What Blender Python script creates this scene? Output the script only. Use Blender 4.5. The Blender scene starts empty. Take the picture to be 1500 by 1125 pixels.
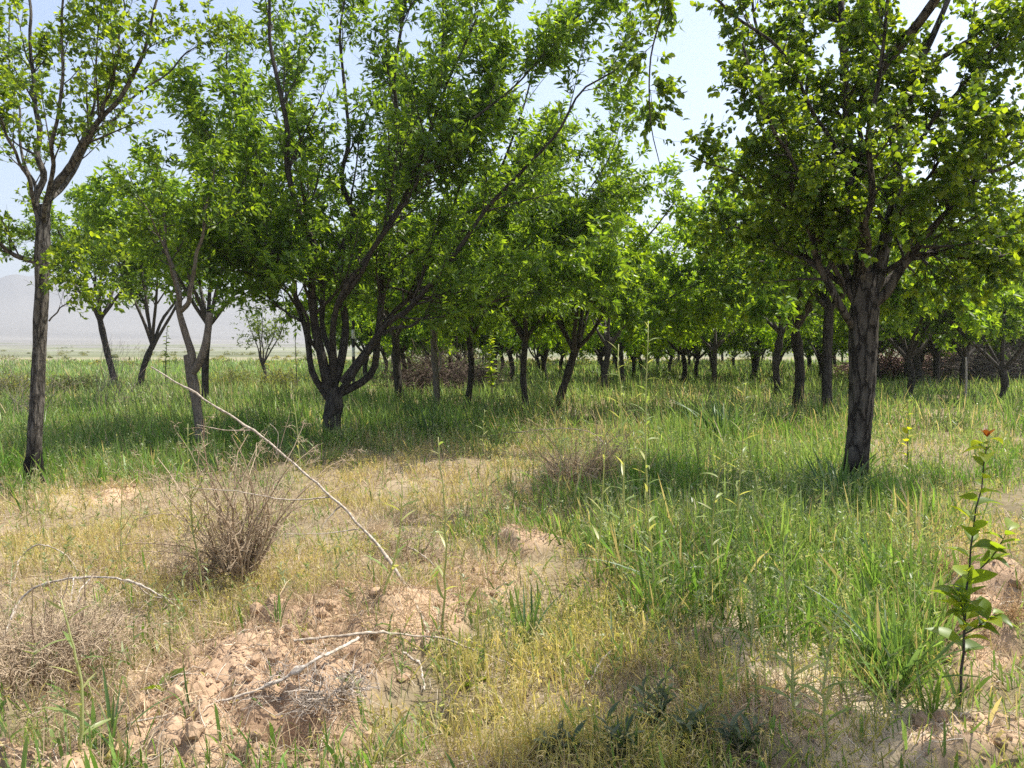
import bpy, math, numpy as np
from mathutils import Vector, Matrix, Quaternion

# ------------------------------------------------------------------ camera, sky, sun
S = bpy.context.scene
COL = S.collection
CAMH, FPX = 1.5, 1126.0
PITCH = math.atan((562.5 - 508.0) / FPX)
cd = bpy.data.cameras.new("camera"); cam = bpy.data.objects.new("camera", cd); COL.objects.link(cam)
cam.location = (0, 0, CAMH); cam.rotation_euler = (math.pi / 2 - PITCH, 0, 0)
cd.sensor_width = 36; cd.lens = FPX / 1500 * 36; cd.clip_end = 9000; cd.clip_start = 0.05
S.camera = cam
SUN_AZ, SUN_EL = math.radians(68), math.radians(62)
w = bpy.data.worlds.new("World"); S.world = w; w.use_nodes = True
nt = w.node_tree; bg = nt.nodes["Background"]
sky = nt.nodes.new("ShaderNodeTexSky"); sky.sky_type = 'NISHITA'; sky.sun_disc = False
sky.sun_elevation = SUN_EL; sky.sun_rotation = SUN_AZ; sky.air_density = 1.0; sky.dust_density = 2.2; sky.ozone_density = 1.0
nt.links.new(sky.outputs[0], bg.inputs[0]); bg.inputs[1].default_value = 0.13
sd = bpy.data.lights.new("sun", 'SUN'); sun = bpy.data.objects.new("sun", sd); COL.objects.link(sun)
sd.energy = 5.0; sd.angle = math.radians(0.53); sd.color = (1.0, 0.95, 0.86)
sdir = Vector((math.sin(SUN_AZ) * math.cos(SUN_EL), math.cos(SUN_AZ) * math.cos(SUN_EL), math.sin(SUN_EL)))
sun.rotation_euler = sdir.to_track_quat('Z', 'Y').to_euler()
S.view_settings.view_transform = 'Standard'; S.view_settings.look = 'None'
S.view_settings.exposure = 0.92; S.view_settings.gamma = 1
S.cycles.max_bounces = 8; S.cycles.diffuse_bounces = 6; S.cycles.transmission_bounces = 6
S.cycles.volume_bounces = 0; S.cycles.use_denoising = False; S.cycles.caustics_reflective = False; S.cycles.caustics_refractive = False

R = np.random.default_rng(7)
def U(a, b, n=None): return R.uniform(a, b, n)

# ------------------------------------------------------------------ noise and the lie of the land
def _h(ix, iy, s):
    v = (ix.astype(np.int64) * 374761393 + iy.astype(np.int64) * 668265263 + s * 974634777) & 0xFFFFFFFF
    v = ((v ^ (v >> 13)) * 1274126177) & 0xFFFFFFFF
    return ((v ^ (v >> 16)) & 0xFFFFFF) / float(0xFFFFFF)
def vn(x, y, s=0):
    ix = np.floor(x); iy = np.floor(y); fx = x - ix; fy = y - iy
    fx = fx * fx * (3 - 2 * fx); fy = fy * fy * (3 - 2 * fy)
    a = _h(ix, iy, s); b = _h(ix + 1, iy, s); c = _h(ix, iy + 1, s); d = _h(ix + 1, iy + 1, s)
    return (a * (1 - fx) + b * fx) * (1 - fy) + (c * (1 - fx) + d * fx) * fy
def fbm(x, y, f, o=4, s=0, g=0.5):
    r = 0; a = 1; t = 0
    for k in range(o):
        r = r + a * vn(x * f + 17.3 * k, y * f - 9.1 * k, s + k); t += a; a *= g; f *= 2.03
    return r / t
def worley(x, y, f, s=0):
    x = x * f; y = y * f; ix = np.floor(x); iy = np.floor(y)
    d1 = np.full(x.shape, 9.0); cid = np.zeros(x.shape)
    for dx in (-1, 0, 1):
        for dy in (-1, 0, 1):
            cx = ix + dx; cy = iy + dy
            px = cx + _h(cx, cy, s); py = cy + _h(cx, cy, s + 5)
            d = (px - x) ** 2 + (py - y) ** 2
            m = d < d1; d1 = np.where(m, d, d1); cid = np.where(m, _h(cx, cy, s + 9), cid)
    return np.sqrt(d1), cid
cp, sp = math.cos(PITCH), math.sin(PITCH)
def proj(x, y, z=0.0):
    y = np.asarray(y, float); zz = z - CAMH
    dep = np.maximum(y * cp - zz * sp, 1e-3); up = y * sp + zz * cp
    return 750 + FPX * x / dep, 562.5 - FPX * up / dep
def G(u, v, z=0.0):                       # photo direction met with the plane at height z
    a = (u - 750) / FPX; b = (562.5 - v) / FPX
    dy = cp + b * sp; dz = -sp + b * cp
    t = (z - CAMH) / dz
    return Vector((a * t, dy * t, z))
def W(u, v, d):                           # photo direction at forward distance d
    a = (u - 750) / FPX; b = (562.5 - v) / FPX
    dy = cp + b * sp; dz = -sp + b * cp
    t = d / dy
    return Vector((a * t, d, CAMH + dz * t))
def ell(u, v, L):
    r = 0.0
    for (cu, cv, ru, rv, s) in L:
        q = ((u - cu) / ru) ** 2 + ((v - cv) / rv) ** 2
        r = np.maximum(r, s * np.clip(1.6 - 1.25 * q, 0, 1))
    return r
SOIL = [(350, 1050, 200, 95, 1), (450, 975, 150, 55, 1), (610, 925, 90, 38, .8), (775, 818, 52, 20, .75), (60, 1122, 110, 25, .8), (600, 1125, 80, 22, .4), (680, 880, 60, 30, .6), (540, 930, 80, 30, .8),
        (175, 727, 32, 12, .9), (1465, 950, 50, 70, .95), (1440, 1090, 120, 40, .7), (1150, 1050, 110, 40, .5), (1390, 800, 50, 35, .3)]
SAND = [(1200, 950, 120, 120, .85), (1130, 830, 70, 50, .5), (600, 690, 60, 20, .5), (1300, 1070, 160, 60, .7)]
DRYM = [(110, 800, 260, 110, 1), (620, 720, 220, 75, 1), (850, 650, 120, 60, .8), (330, 900, 260, 90, .8), (930, 900, 160, 110, .5), (560, 860, 220, 80, .9),
        (1400, 820, 120, 70, .8), (100, 960, 200, 90, .9), (860, 1060, 330, 120, .45), (1280, 640, 260, 45, .5), (850, 760, 140, 60, .5), (1020, 600, 120, 30, .5)]
TALL = [(960, 830, 130, 90, .7), (800, 760, 150, 60, .45), (1180, 880, 130, 60, .5), (1080, 660, 260, 90, 1), (1040, 800, 200, 110, 1), (1280, 790, 160, 60, .8), (600, 600, 260, 60, 1), (200, 640, 330, 60, 1), (30, 690, 120, 50, .9),
        (1330, 930, 90, 100, .6), (1400, 640, 200, 80, .55), (700, 610, 500, 60, .7), (180, 690, 100, 35, .8)]
YEL = [(900, 1020, 260, 130, 1), (110, 770, 260, 90, .8), (400, 840, 300, 90, .6), (1150, 970, 200, 140, .5), (1100, 880, 300, 120, .6), (700, 690, 330, 100, .8), (1420, 780, 160, 90, .6)]
def mask(x, y, L, amp=45, f=1.6, s=3):
    u, v = proj(x, y)
    nn = (fbm(x, y, f, 3, s) - .5)
    mm = (fbm(x, y, f, 3, s + 20) - .5)
    return ell(u + amp * 2.4 * nn, v + amp * 1.3 * mm, L) * (y > 0.4)
def H(x, y):
    x = np.asarray(x, float); y = np.asarray(y, float)
    d = np.hypot(x, y)
    near = np.clip(1 - (d - 22) / 40, 0, 1)
    z = (fbm(x, y, .22, 3, 11) - .5) * .22 * near + (fbm(x, y, 1.3, 3, 12) - .5) * .09 * near
    near2 = (d < 14)
    so = mask(x, y, SOIL) * near2
    sa = mask(x, y, SAND) * near2
    w1, c1 = worley(x + .06 * vn(x * 9, y * 9, 4), y + .06 * vn(x * 9, y * 9, 5), 5.2, 31)
    w2, c2 = worley(x, y, 17, 32)
    lump = (np.clip(1 - w1 * 1.15, 0, 1) ** .7) * (.025 + .10 * c1) + (np.clip(1 - w2 * 1.1, 0, 1) ** .7) * (.012 + .04 * c2)
    z = z + so * (lump + .17 * (fbm(x, y, 2.6, 5, 14) - .42)) + sa * (.05 * (fbm(x, y, 3, 4, 15) - .5))
    # heaped earth left and the small bank on the right
    for (u, v, rx, ry, hh) in [(300, 1010, .5, .35, .10), (520, 930, .45, .3, .10), (780, 815, .4, .22, .025), (175, 725, .3, .2, .06), (1490, 905, .34, .24, .20), (60, 860, .5, .4, .10)]:
        c = G(u, v)
        z = z + hh * np.exp(-(((x - c.x) / rx) ** 2 + ((y - c.y) / ry) ** 2))
    for (u, v, r, hh) in [(400, 1088, .12, -.34), (385, 950, .07, -.22), (640, 1035, .11, -.2), (300, 985, .05, -.14), (500, 1000, .08, -.16), (215, 1020, .06, -.14), (175, 735, .06, -.1), (1470, 965, .14, -.1), (1300, 1100, .1, -.06)]:
        c = G(u, v)
        z = z + hh * np.exp(-(((x - c.x) / r) ** 2 + ((y - c.y) / (r * .8)) ** 2))
    # plain rising to the far hills
    far = np.clip((d - 250) / 1900, 0, 1)
    a = np.arctan2(x, np.maximum(y, 1e-3))
    z = z + far ** 1.5 * 32 * (y > 0)
    rid = np.exp(-((d - 2600) / 620.) ** 2) * (108 + 150 * (fbm(a * 5, a * 0 + 3, 1, 5, 41) - .5) - 85 * np.clip(a * 1.2 + .25, -0.45, .8)) * (1 + .6 * (fbm(x, y, .004, 5, 42) - .5))
    z = z + rid * (y > 0)
    return z
def Hs(x, y): return float(H(np.array([x]), np.array([y]))[0])
def GH(u, v):                             # where that sight line first meets the ground
    a = (u - 750) / FPX; b = (562.5 - v) / FPX; dy = cp + b * sp; dz = -sp + b * cp
    d0 = 1.5 / max(-dz, 1e-4); t = np.linspace(.72 * d0, 1.25 * d0, 700)
    x = a * t; y = dy * t; z = CAMH + dz * t; g = H(x, y); k = np.nonzero(z <= g)[0]; k = int(k[0]) if len(k) else 699
    return Vector((float(x[k]), float(y[k]), float(g[k])))

# ------------------------------------------------------------------ mesh tools
class MB:
    def __init__(s): s.v = []; s.f = {3: [], 4: []}; s.c = []; s.n = 0
    def add(s, v, faces, col=None):
        v = np.asarray(v, float).reshape(-1, 3)
        for k, f in faces.items():
            s.f[k].append(np.asarray(f, np.int64).reshape(-1, k) + s.n)
        s.v.append(v)
        if col is None: col = np.tile([.5, .5, .5], (len(v), 1))
        s.c.append(np.asarray(col, float).reshape(-1, 3)); s.n += len(v)
    def build(s, name, mat, parent=None, off=None, smooth=True):
        v = np.concatenate(s.v)
        if off is not None: v = v - np.array(off)
        c = np.concatenate(s.c)
        me = bpy.data.meshes.new(name)
        L = []; starts = []; st = 0
        for k in (3, 4):
            if s.f[k]:
                f = np.concatenate(s.f[k]); L.append(f.ravel()); starts.append(st + np.arange(len(f)) * k); st += f.size
        L = np.concatenate(L); starts = np.concatenate(starts)
        me.vertices.add(len(v)); me.vertices.foreach_set("co", v.astype(np.float32).ravel())
        me.loops.add(len(L)); me.loops.foreach_set("vertex_index", L.astype(np.int32))
        me.polygons.add(len(starts)); me.polygons.foreach_set("loop_start", starts.astype(np.int32))
        me.polygons.foreach_set("use_smooth", np.full(len(starts), smooth))
        at = me.color_attributes.new("Col", 'FLOAT_COLOR', 'POINT')
        at.data.foreach_set("color", np.c_[c, np.ones(len(c))].astype(np.float32).ravel())
        me.update(calc_edges=True)
        me.materials.append(mat)
        o = bpy.data.objects.new(name, me); COL.objects.link(o)
        if parent is not None: o.parent = parent
        return o
def nrm(a): return a / np.maximum(np.linalg.norm(a, axis=-1, keepdims=True), 1e-9)
def tubes(mb, P, Rr, sides=5, col=None, cap=True):
    P = np.asarray(P, float); Rr = np.asarray(Rr, float)
    if P.ndim == 2: P = P[None]; Rr = Rr[None]
    N, K, _ = P.shape
    T = nrm(np.gradient(P, axis=1))
    mt = nrm(P[:, -1] - P[:, 0])
    ref = np.where(np.abs(mt[:, 0:1]) < .6, np.array([[1., 0, 0]]), np.array([[0, 1., 0]]))[:, None, :]
    Uv = nrm(np.cross(T, ref)); V = np.cross(T, Uv)
    a = np.arange(sides) * 2 * np.pi / sides
    ring = P[:, :, None, :] + Rr[:, :, None, None] * (np.cos(a)[None, None, :, None] * Uv[:, :, None, :] + np.sin(a)[None, None, :, None] * V[:, :, None, :])
    b = (np.arange(N)[:, None, None] * K * sides + np.arange(K - 1)[None, :, None] * sides)
    i = np.arange(sides)[None, None, :]; j = (i + 1) % sides
    f = np.stack([b + i, b + j, b + sides + j, b + sides + i], -1).reshape(-1, 4)
    fc = {4: f}
    if cap and sides > 2:
        t0 = (np.arange(N) * K * sides + (K - 1) * sides)[:, None]
        tr = [np.stack([t0[:, 0], t0[:, 0] + q, t0[:, 0] + q + 1], -1) for q in range(1, sides - 1)]
        fc[3] = np.concatenate(tr)
    if col is None: col = np.full((N, 3), .5)
    col = np.asarray(col, float)
    if col.ndim == 1: col = np.tile(col, (N, 1))
    mb.add(ring.reshape(-1, 3), fc, np.repeat(col, K * sides, 0))
def strips(mb, B, D, L, Wd, droop, segs=3, col=None, tipcol=None, side=None, prof=None, fold=0):
    """curved tapering blades: base B, direction D, length L, width Wd"""
    B = np.asarray(B, float); D = nrm(np.asarray(D, float)); N = len(B)
    L = np.broadcast_to(L, N); Wd = np.broadcast_to(Wd, N); droop = np.broadcast_to(droop, N)
    if side is None:
        an = U(0, 2 * np.pi, N); r = np.stack([np.cos(an), np.sin(an), np.zeros(N)], -1)
        side = nrm(np.cross(D, r))
    t = np.linspace(0, 1, segs + 1)
    C = B[:, None, :] + D[:, None, :] * (L[:, None] * t)[:, :, None]
    C[:, :, 2] -= (droop * L)[:, None] * t ** 2
    if prof is None: prof = np.array([1 - .25 * k for k in t[:-1]]) * .9
    wv = side[:, None, :] * (Wd[:, None] * prof[None, :])[:, :, None] * .5
    Lf = C[:, :-1] - wv; Rt = C[:, :-1] + wv
    V = np.concatenate([np.stack([Lf, Rt], 2).reshape(N, -1, 3), C[:, -1:]], 1)   # N, 2*segs+1
    M = 2 * segs + 1; b = (np.arange(N) * M)[:, None]
    q = np.array([[2 * k, 2 * k + 1, 2 * k + 3, 2 * k + 2] for k in range(segs - 1)]).reshape(-1, 4)
    fc = {3: (b + np.array([[2 * segs - 2, 2 * segs - 1, 2 * segs]])).reshape(-1, 3)}
    if len(q): fc[4] = (b[:, :, None] + q[None]).reshape(-1, 4)
    if col is None: col = np.full((N, 3), .5)
    if tipcol is None: tipcol = col
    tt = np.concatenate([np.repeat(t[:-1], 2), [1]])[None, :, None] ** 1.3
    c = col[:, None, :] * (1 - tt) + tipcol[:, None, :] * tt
    mb.add(V.reshape(-1, 3), fc, c.reshape(-1, 3))
def leaves(mb, B, D, N_, L, Wd, col, detail=True, wide=.45):
    """folded leaves: base B, axis D, face normal about N_"""
    n = len(B); D = nrm(D); Sd = nrm(np.cross(D, N_)); Nn = np.cross(Sd, D)
    L = L[:, None]; Wd = Wd[:, None]
    if detail == 'kite':
        q = [B, B + D * L * .5 - Nn * L * .03, B + D * L - Nn * L * .16, B + D * L * .45 - Sd * Wd * .5 + Nn * Wd * .12, B + D * L * .45 + Sd * Wd * .5 + Nn * Wd * .12]
        V = np.stack(q, 1); b = (np.arange(n) * 5)[:, None, None]
        mb.add(V.reshape(-1, 3), {3: (b + np.array([[[0, 1, 3], [1, 2, 3], [0, 4, 1], [1, 4, 2]]])).reshape(-1, 3)}, np.repeat(col, 5, 0))
    elif detail:
        M = B + D * L * .5 - Nn * L * .03
        T = B + D * L - Nn * L * .14
        q = [B, M, T]
        for s in (-1, 1):
            q.append(B + D * L * .26 + Sd * s * Wd * wide * .86 + Nn * Wd * .12)
            q.append(B + D * L * .66 + Sd * s * Wd * wide * .84 + Nn * Wd * .10 - Nn * L * .04)
        V = np.stack(q, 1); b = (np.arange(n) * 7)[:, None, None]
        mb.add(V.reshape(-1, 3), {4: (b + np.array([[[0, 1, 4, 3], [0, 5, 6, 1]]])).reshape(-1, 4), 3: (b + np.array([[[1, 2, 4], [1, 6, 2]]])).reshape(-1, 3)}, np.repeat(col, 7, 0))
    else:
        V = np.stack([B, B + D * L * .45 + Sd * Wd * .5 + Nn * Wd * .15, B + D * L - Nn * L * .1, B + D * L * .45 - Sd * Wd * .5 + Nn * Wd * .15], 1)
        b = (np.arange(n) * 4)[:, None, None]
        mb.add(V.reshape(-1, 3), {3: (b + np.array([[[0, 1, 2], [0, 2, 3]]])).reshape(-1, 3)}, np.repeat(col, 4, 0))
def samp(P, t):
    K = P.shape[1]; x = np.clip(t, 0, 1) * (K - 1); i = np.minimum(x.astype(int), K - 2); f = (x - i)[..., None]
    r = np.arange(len(P))
    return P[r, i] * (1 - f) + P[r, i + 1] * f, nrm(P[r, i + 1] - P[r, i])
def smooth_path(pts, K):
    p = np.array(pts, float)
    if len(p) < 3: 
        t = np.linspace(0, 1, K)[:, None]; return p[0] * (1 - t) + p[-1] * t
    s = np.r_[0, np.cumsum(np.linalg.norm(np.diff(p, axis=0), axis=1))]; s /= s[-1]
    q = np.concatenate([[2 * p[0] - p[1]], p, [2 * p[-1] - p[-2]]])
    out = []
    for t in np.linspace(0, 1, K):
        i = min(np.searchsorted(s, t, side='right') - 1, len(p) - 2); u = (t - s[i]) / max(s[i + 1] - s[i], 1e-9)
        a, b, c, d = q[i], q[i + 1], q[i + 2], q[i + 3]
        out.append(.5 * (2 * b + (c - a) * u + (2 * a - 5 * b + 4 * c - d) * u * u + (3 * b - a - 3 * c + d) * u ** 3))
    return np.array(out)
def grow(P, Rr, n, t0, length, ang, K=5, up=.2, wob=.12, rr=.5, tip=.25, t1=1.0, lean=(0, 0, 0), taper=.5, ls=None):
    """children of the branches P (N,K,3): vectorised"""
    N = len(P); idx = np.repeat(np.arange(N), n)
    M = len(idx); t = U(t0, t1, M)
    b, T = samp(P[idx], t)
    Kp = Rr.shape[1]; x = np.clip(t, 0, 1) * (Kp - 1); i = np.minimum(x.astype(int), Kp - 2); f = x - i
    r0 = Rr[idx, i] * (1 - f) + Rr[idx, i + 1] * f
    q = nrm(R.normal(size=(M, 3))); q = nrm(q - (q * T).sum(-1, keepdims=True) * T)
    a = np.radians(U(ang[0], ang[1], M))[:, None]
    d = nrm(T * np.cos(a) + q * np.sin(a) + np.array(lean))
    L = U(length[0], length[1], M) * (1 - taper * t) * (1 if ls is None else ls[idx])
    C = np.zeros((M, K, 3)); C[:, 0] = b
    bend = R.normal(size=(M, 3)) * wob
    for k in range(1, K):
        d = nrm(d + np.array([0, 0, up]) / (K - 1) + bend / (K - 1) + R.normal(size=(M, 3)) * wob * .35)
        C[:, k] = C[:, k - 1] + d * (L / (K - 1))[:, None]
    rad = np.minimum(r0 * rr, .9 * r0)[:, None] * np.linspace(1, tip, K)[None]
    return C, np.maximum(rad, .0012)

# ------------------------------------------------------------------ materials
def newmat(name):
    m = bpy.data.materials.new(name); m.use_nodes = True
    t = m.node_tree; t.nodes.clear(); return m, t, t.nodes.new, t.links.new
def leafmat(name, trans=.45, rough=.45, spec=.35, gain=1.0, tgain=(1.5, 1.5, .55)):
    m, t, n, l = newmat(name)
    out = n("ShaderNodeOutputMaterial"); at = n("ShaderNodeAttribute"); at.attribute_name = "Col"
    oi = n("ShaderNodeObjectInfo")
    hs = n("ShaderNodeHueSaturation"); l(at.outputs[0], hs.inputs["Color"])
    mr = n("ShaderNodeMapRange"); l(oi.outputs["Random"], mr.inputs[0]); mr.inputs[3].default_value = .86 * gain; mr.inputs[4].default_value = 1.14 * gain
    l(mr.outputs[0], hs.inputs["Value"])
    p = n("ShaderNodeBsdfPrincipled"); l(hs.outputs[0], p.inputs["Base Color"]); p.inputs["Roughness"].default_value = rough
    p.inputs["Specular IOR Level"].default_value = spec
    tb = n("ShaderNodeBsdfTranslucent")
    mx = n("ShaderNodeMix"); mx.data_type = 'RGBA'; mx.blend_type = 'MULTIPLY'; mx.inputs[0].default_value = 1
    l(hs.outputs[0], mx.inputs[6]); mx.inputs[7].default_value = (*tgain, 1); l(mx.outputs[2], tb.inputs[0])
    ms = n("ShaderNodeMixShader"); ms.inputs[0].default_value = trans
    l(p.outputs[0], ms.inputs[1]); l(tb.outputs[0], ms.inputs[2]); l(ms.outputs[0], out.inputs[0]); return m
def barkmat(name, c1, c2, crack=(.02, .016, .013), sc=9, bump=.6, dark_below=None, crk=.5):
    m, t, n, l = newmat(name)
    out = n("ShaderNodeOutputMaterial"); p = n("ShaderNodeBsdfPrincipled"); l(p.outputs[0], out.inputs[0]); p.inputs["Roughness"].default_value = .9
    p.inputs["Specular IOR Level"].default_value = .2
    tc = n("ShaderNodeTexCoord"); mp = n("ShaderNodeMapping"); l(tc.outputs["Object"], mp.inputs[0]); mp.inputs["Scale"].default_value = (1, 1, .28)
    no = n("ShaderNodeTexNoise"); l(mp.outputs[0], no.inputs[0]); no.inputs["Scale"].default_value = sc * 2.2; no.inputs["Detail"].default_value = 8; no.inputs["Roughness"].default_value = .7
    cr = n("ShaderNodeValToRGB"); l(no.outputs[0], cr.inputs[0]); cr.color_ramp.elements[0].color = (*c1, 1); cr.color_ramp.elements[1].color = (*c2, 1)
    cr.color_ramp.elements[0].position = .35; cr.color_ramp.elements[1].position = .7
    vo = n("ShaderNodeTexVoronoi"); vo.feature = 'DISTANCE_TO_EDGE'; vo.inputs["Scale"].default_value = sc
    mxv = n("ShaderNodeMix"); mxv.data_type = 'VECTOR'; mxv.inputs[0].default_value = .08
    l(mp.outputs[0], mxv.inputs[4]); l(no.outputs[1], mxv.inputs[5]); l(mxv.outputs[1], vo.inputs["Vector"])
    r2 = n("ShaderNodeValToRGB"); l(vo.outputs[0], r2.inputs[0]); r2.color_ramp.elements[0].position = .0; r2.color_ramp.elements[1].position = .09
    mx = n("ShaderNodeMix"); mx.data_type = 'RGBA'; l(r2.outputs[0], mx.inputs[0]); 
    mi = n("ShaderNodeMix"); mi.data_type = 'RGBA'; mi.inputs[0].default_value = crk; l(cr.outputs[0], mi.inputs[6]); mi.inputs[7].default_value = (*crack, 1)
    l(mi.outputs[2], mx.inputs[6]); l(cr.outputs[0], mx.inputs[7])
    last = mx.outputs[2]
    if dark_below:  # bark colour goes near black below a ragged height line
        sx = n("ShaderNodeSeparateXYZ"); l(tc.outputs["Object"], sx.inputs[0])
        n3 = n("ShaderNodeTexNoise"); l(tc.outputs["Object"], n3.inputs[0]); n3.inputs["Scale"].default_value = 5; n3.inputs["Detail"].default_value = 6
        ma = n("ShaderNodeMath"); ma.operation = 'MULTIPLY_ADD'; l(n3.outputs[0], ma.inputs[0]); ma.inputs[1].default_value = .9; l(sx.outputs[2], ma.inputs[2])
        mr = n("ShaderNodeMapRange"); l(ma.outputs[0], mr.inputs[0]); mr.inputs[1].default_value = dark_below + .3; mr.inputs[2].default_value = dark_below + .6
        m2 = n("ShaderNodeMix"); m2.data_type = 'RGBA'; l(mr.outputs[0], m2.inputs[0]); m2.inputs[6].default_value = (.018, .015, .013, 1); l(last, m2.inputs[7]); last = m2.outputs[2]
    l(last, p.inputs["Base Color"])
    b = n("ShaderNodeBump"); b.inputs["Strength"].default_value = bump; b.inputs["Distance"].default_value = .02
    ad = n("ShaderNodeMath"); ad.operation = 'ADD'; l(r2.outputs[0], ad.inputs[0]); l(no.outputs[0], ad.inputs[1]); l(ad.outputs[0], b.inputs["Height"]); l(b.outputs[0], p.inputs["Normal"])
    return m
def twigmat(name, c1, c2, sc=30):
    m, t, n, l = newmat(name)
    out = n("ShaderNodeOutputMaterial"); p = n("ShaderNodeBsdfPrincipled"); l(p.outputs[0], out.inputs[0]); p.inputs["Roughness"].default_value = .8
    tc = n("ShaderNodeTexCoord"); no = n("ShaderNodeTexNoise"); l(tc.outputs["Object"], no.inputs[0]); no.inputs["Scale"].default_value = sc; no.inputs["Detail"].default_value = 6
    cr = n("ShaderNodeValToRGB"); l(no.outputs[0], cr.inputs[0]); cr.color_ramp.elements[0].color = (*c1, 1); cr.color_ramp.elements[1].color = (*c2, 1)
    cr.color_ramp.elements[0].position = .36; cr.color_ramp.elements[1].position = .64
    l(cr.outputs[0], p.inputs["Base Color"]); b = n("ShaderNodeBump"); b.inputs["Strength"].default_value = .4; b.inputs["Distance"].default_value = .01
    l(no.outputs[0], b.inputs["Height"]); l(b.outputs[0], p.inputs["Normal"]); return m
def colmat(name, rough=.85, spec=.15):
    m, t, n, l = newmat(name)
    out = n("ShaderNodeOutputMaterial"); p = n("ShaderNodeBsdfPrincipled"); l(p.outputs[0], out.inputs[0]); p.inputs["Roughness"].default_value = rough
    p.inputs["Specular IOR Level"].default_value = spec
    at = n("ShaderNodeAttribute"); at.attribute_name = "Col"; l(at.outputs[0], p.inputs["Base Color"]); return m
def soilmat():
    m, t, n, l = newmat("soil")
    out = n("ShaderNodeOutputMaterial"); p = n("ShaderNodeBsdfPrincipled"); l(p.outputs[0], out.inputs[0]); p.inputs["Roughness"].default_value = .95
    p.inputs["Specular IOR Level"].default_value = .1
    at = n("ShaderNodeAttribute"); at.attribute_name = "Col"
    tc = n("ShaderNodeTexCoord"); no = n("ShaderNodeTexNoise"); l(tc.outputs["Object"], no.inputs[0]); no.inputs["Scale"].default_value = 28; no.inputs["Detail"].default_value = 9; no.inputs["Roughness"].default_value = .72
    n2 = n("ShaderNodeTexNoise"); l(tc.outputs["Object"], n2.inputs[0]); n2.inputs["Scale"].default_value = 3.1; n2.inputs["Detail"].default_value = 5
    mr = n("ShaderNodeMapRange"); l(no.outputs[0], mr.inputs[0]); mr.inputs[1].default_value = .3; mr.inputs[2].default_value = .7; mr.inputs[3].default_value = .72; mr.inputs[4].default_value = 1.2
    m2 = n("ShaderNodeMapRange"); l(n2.outputs[0], m2.inputs[0]); m2.inputs[1].default_value = .3; m2.inputs[2].default_value = .7; m2.inputs[3].default_value = .82; m2.inputs[4].default_value = 1.15
    mm = n("ShaderNodeMath"); mm.operation = 'MULTIPLY'; l(mr.outputs[0], mm.inputs[0]); l(m2.outputs[0], mm.inputs[1])
    vm = n("ShaderNodeVectorMath"); vm.operation = 'SCALE'; l(at.outputs[0], vm.inputs[0]); l(mm.outputs[0], vm.inputs["Scale"]); l(vm.outputs[0], p.inputs["Base Color"])
    b = n("ShaderNodeBump"); b.inputs["Strength"].default_value = .7; b.inputs["Distance"].default_value = .012; l(no.outputs[0], b.inputs["Height"]); l(b.outputs[0], p.inputs["Normal"])
    return m
M_soil = soilmat()
M_almond = leafmat("almond_leaf", .55, .38, .45, tgain=(2.1, 1.85, .5))
M_round = leafmat("round_leaf", .55, .4, .4, tgain=(2.2, 1.9, .45))
M_far = leafmat("orchard_leaf", .58, .45, .3, tgain=(2.2, 1.95, .45))
M_grass = leafmat("grass_blade", .45, .4, .45, tgain=(1.6, 1.5, .75))
M_straw = leafmat("dry_straw", .25, .7, .2, tgain=(1.1, 1.05, .9))
M_barkA = barkmat("grey_bark", (.055, .046, .038), (.14, .122, .10), sc=11, bump=.9, dark_below=.35, crk=.8)
M_barkL = barkmat("pale_bark", (.075, .064, .053), (.21, .19, .165), sc=16, bump=.9, dark_below=.45, crk=.5)
M_barkD = barkmat("dark_bark", (.04, .034, .029), (.11, .095, .082), sc=13, bump=.7)
M_barkY = barkmat("weathered_wood", (.12, .10, .082), (.26, .22, .185), sc=18, bump=.5, crk=.25)
M_twigD = twigmat("dark_twig", (.03, .025, .02), (.08, .065, .053))
M_twigP = twigmat("pale_twig", (.22, .17, .12), (.50, .43, .34), 45)
M_stickW = twigmat("bleached_stick", (.24, .195, .15), (.55, .49, .41), 60)
M_col = colmat("twig_litter")

# ------------------------------------------------------------------ tagging
def tag(o, label=None, cat=None, group=None, kind=None):
    for k, v in (("label", label), ("category", cat), ("group", group), ("kind", kind)):
        if v: o[k] = v
    return o
def thing(name, loc, label, cat, group=None):
    o = bpy.data.objects.new(name, None); COL.objects.link(o); o.location = loc; o.empty_display_size = .2
    return tag(o, label, cat, group)

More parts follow.
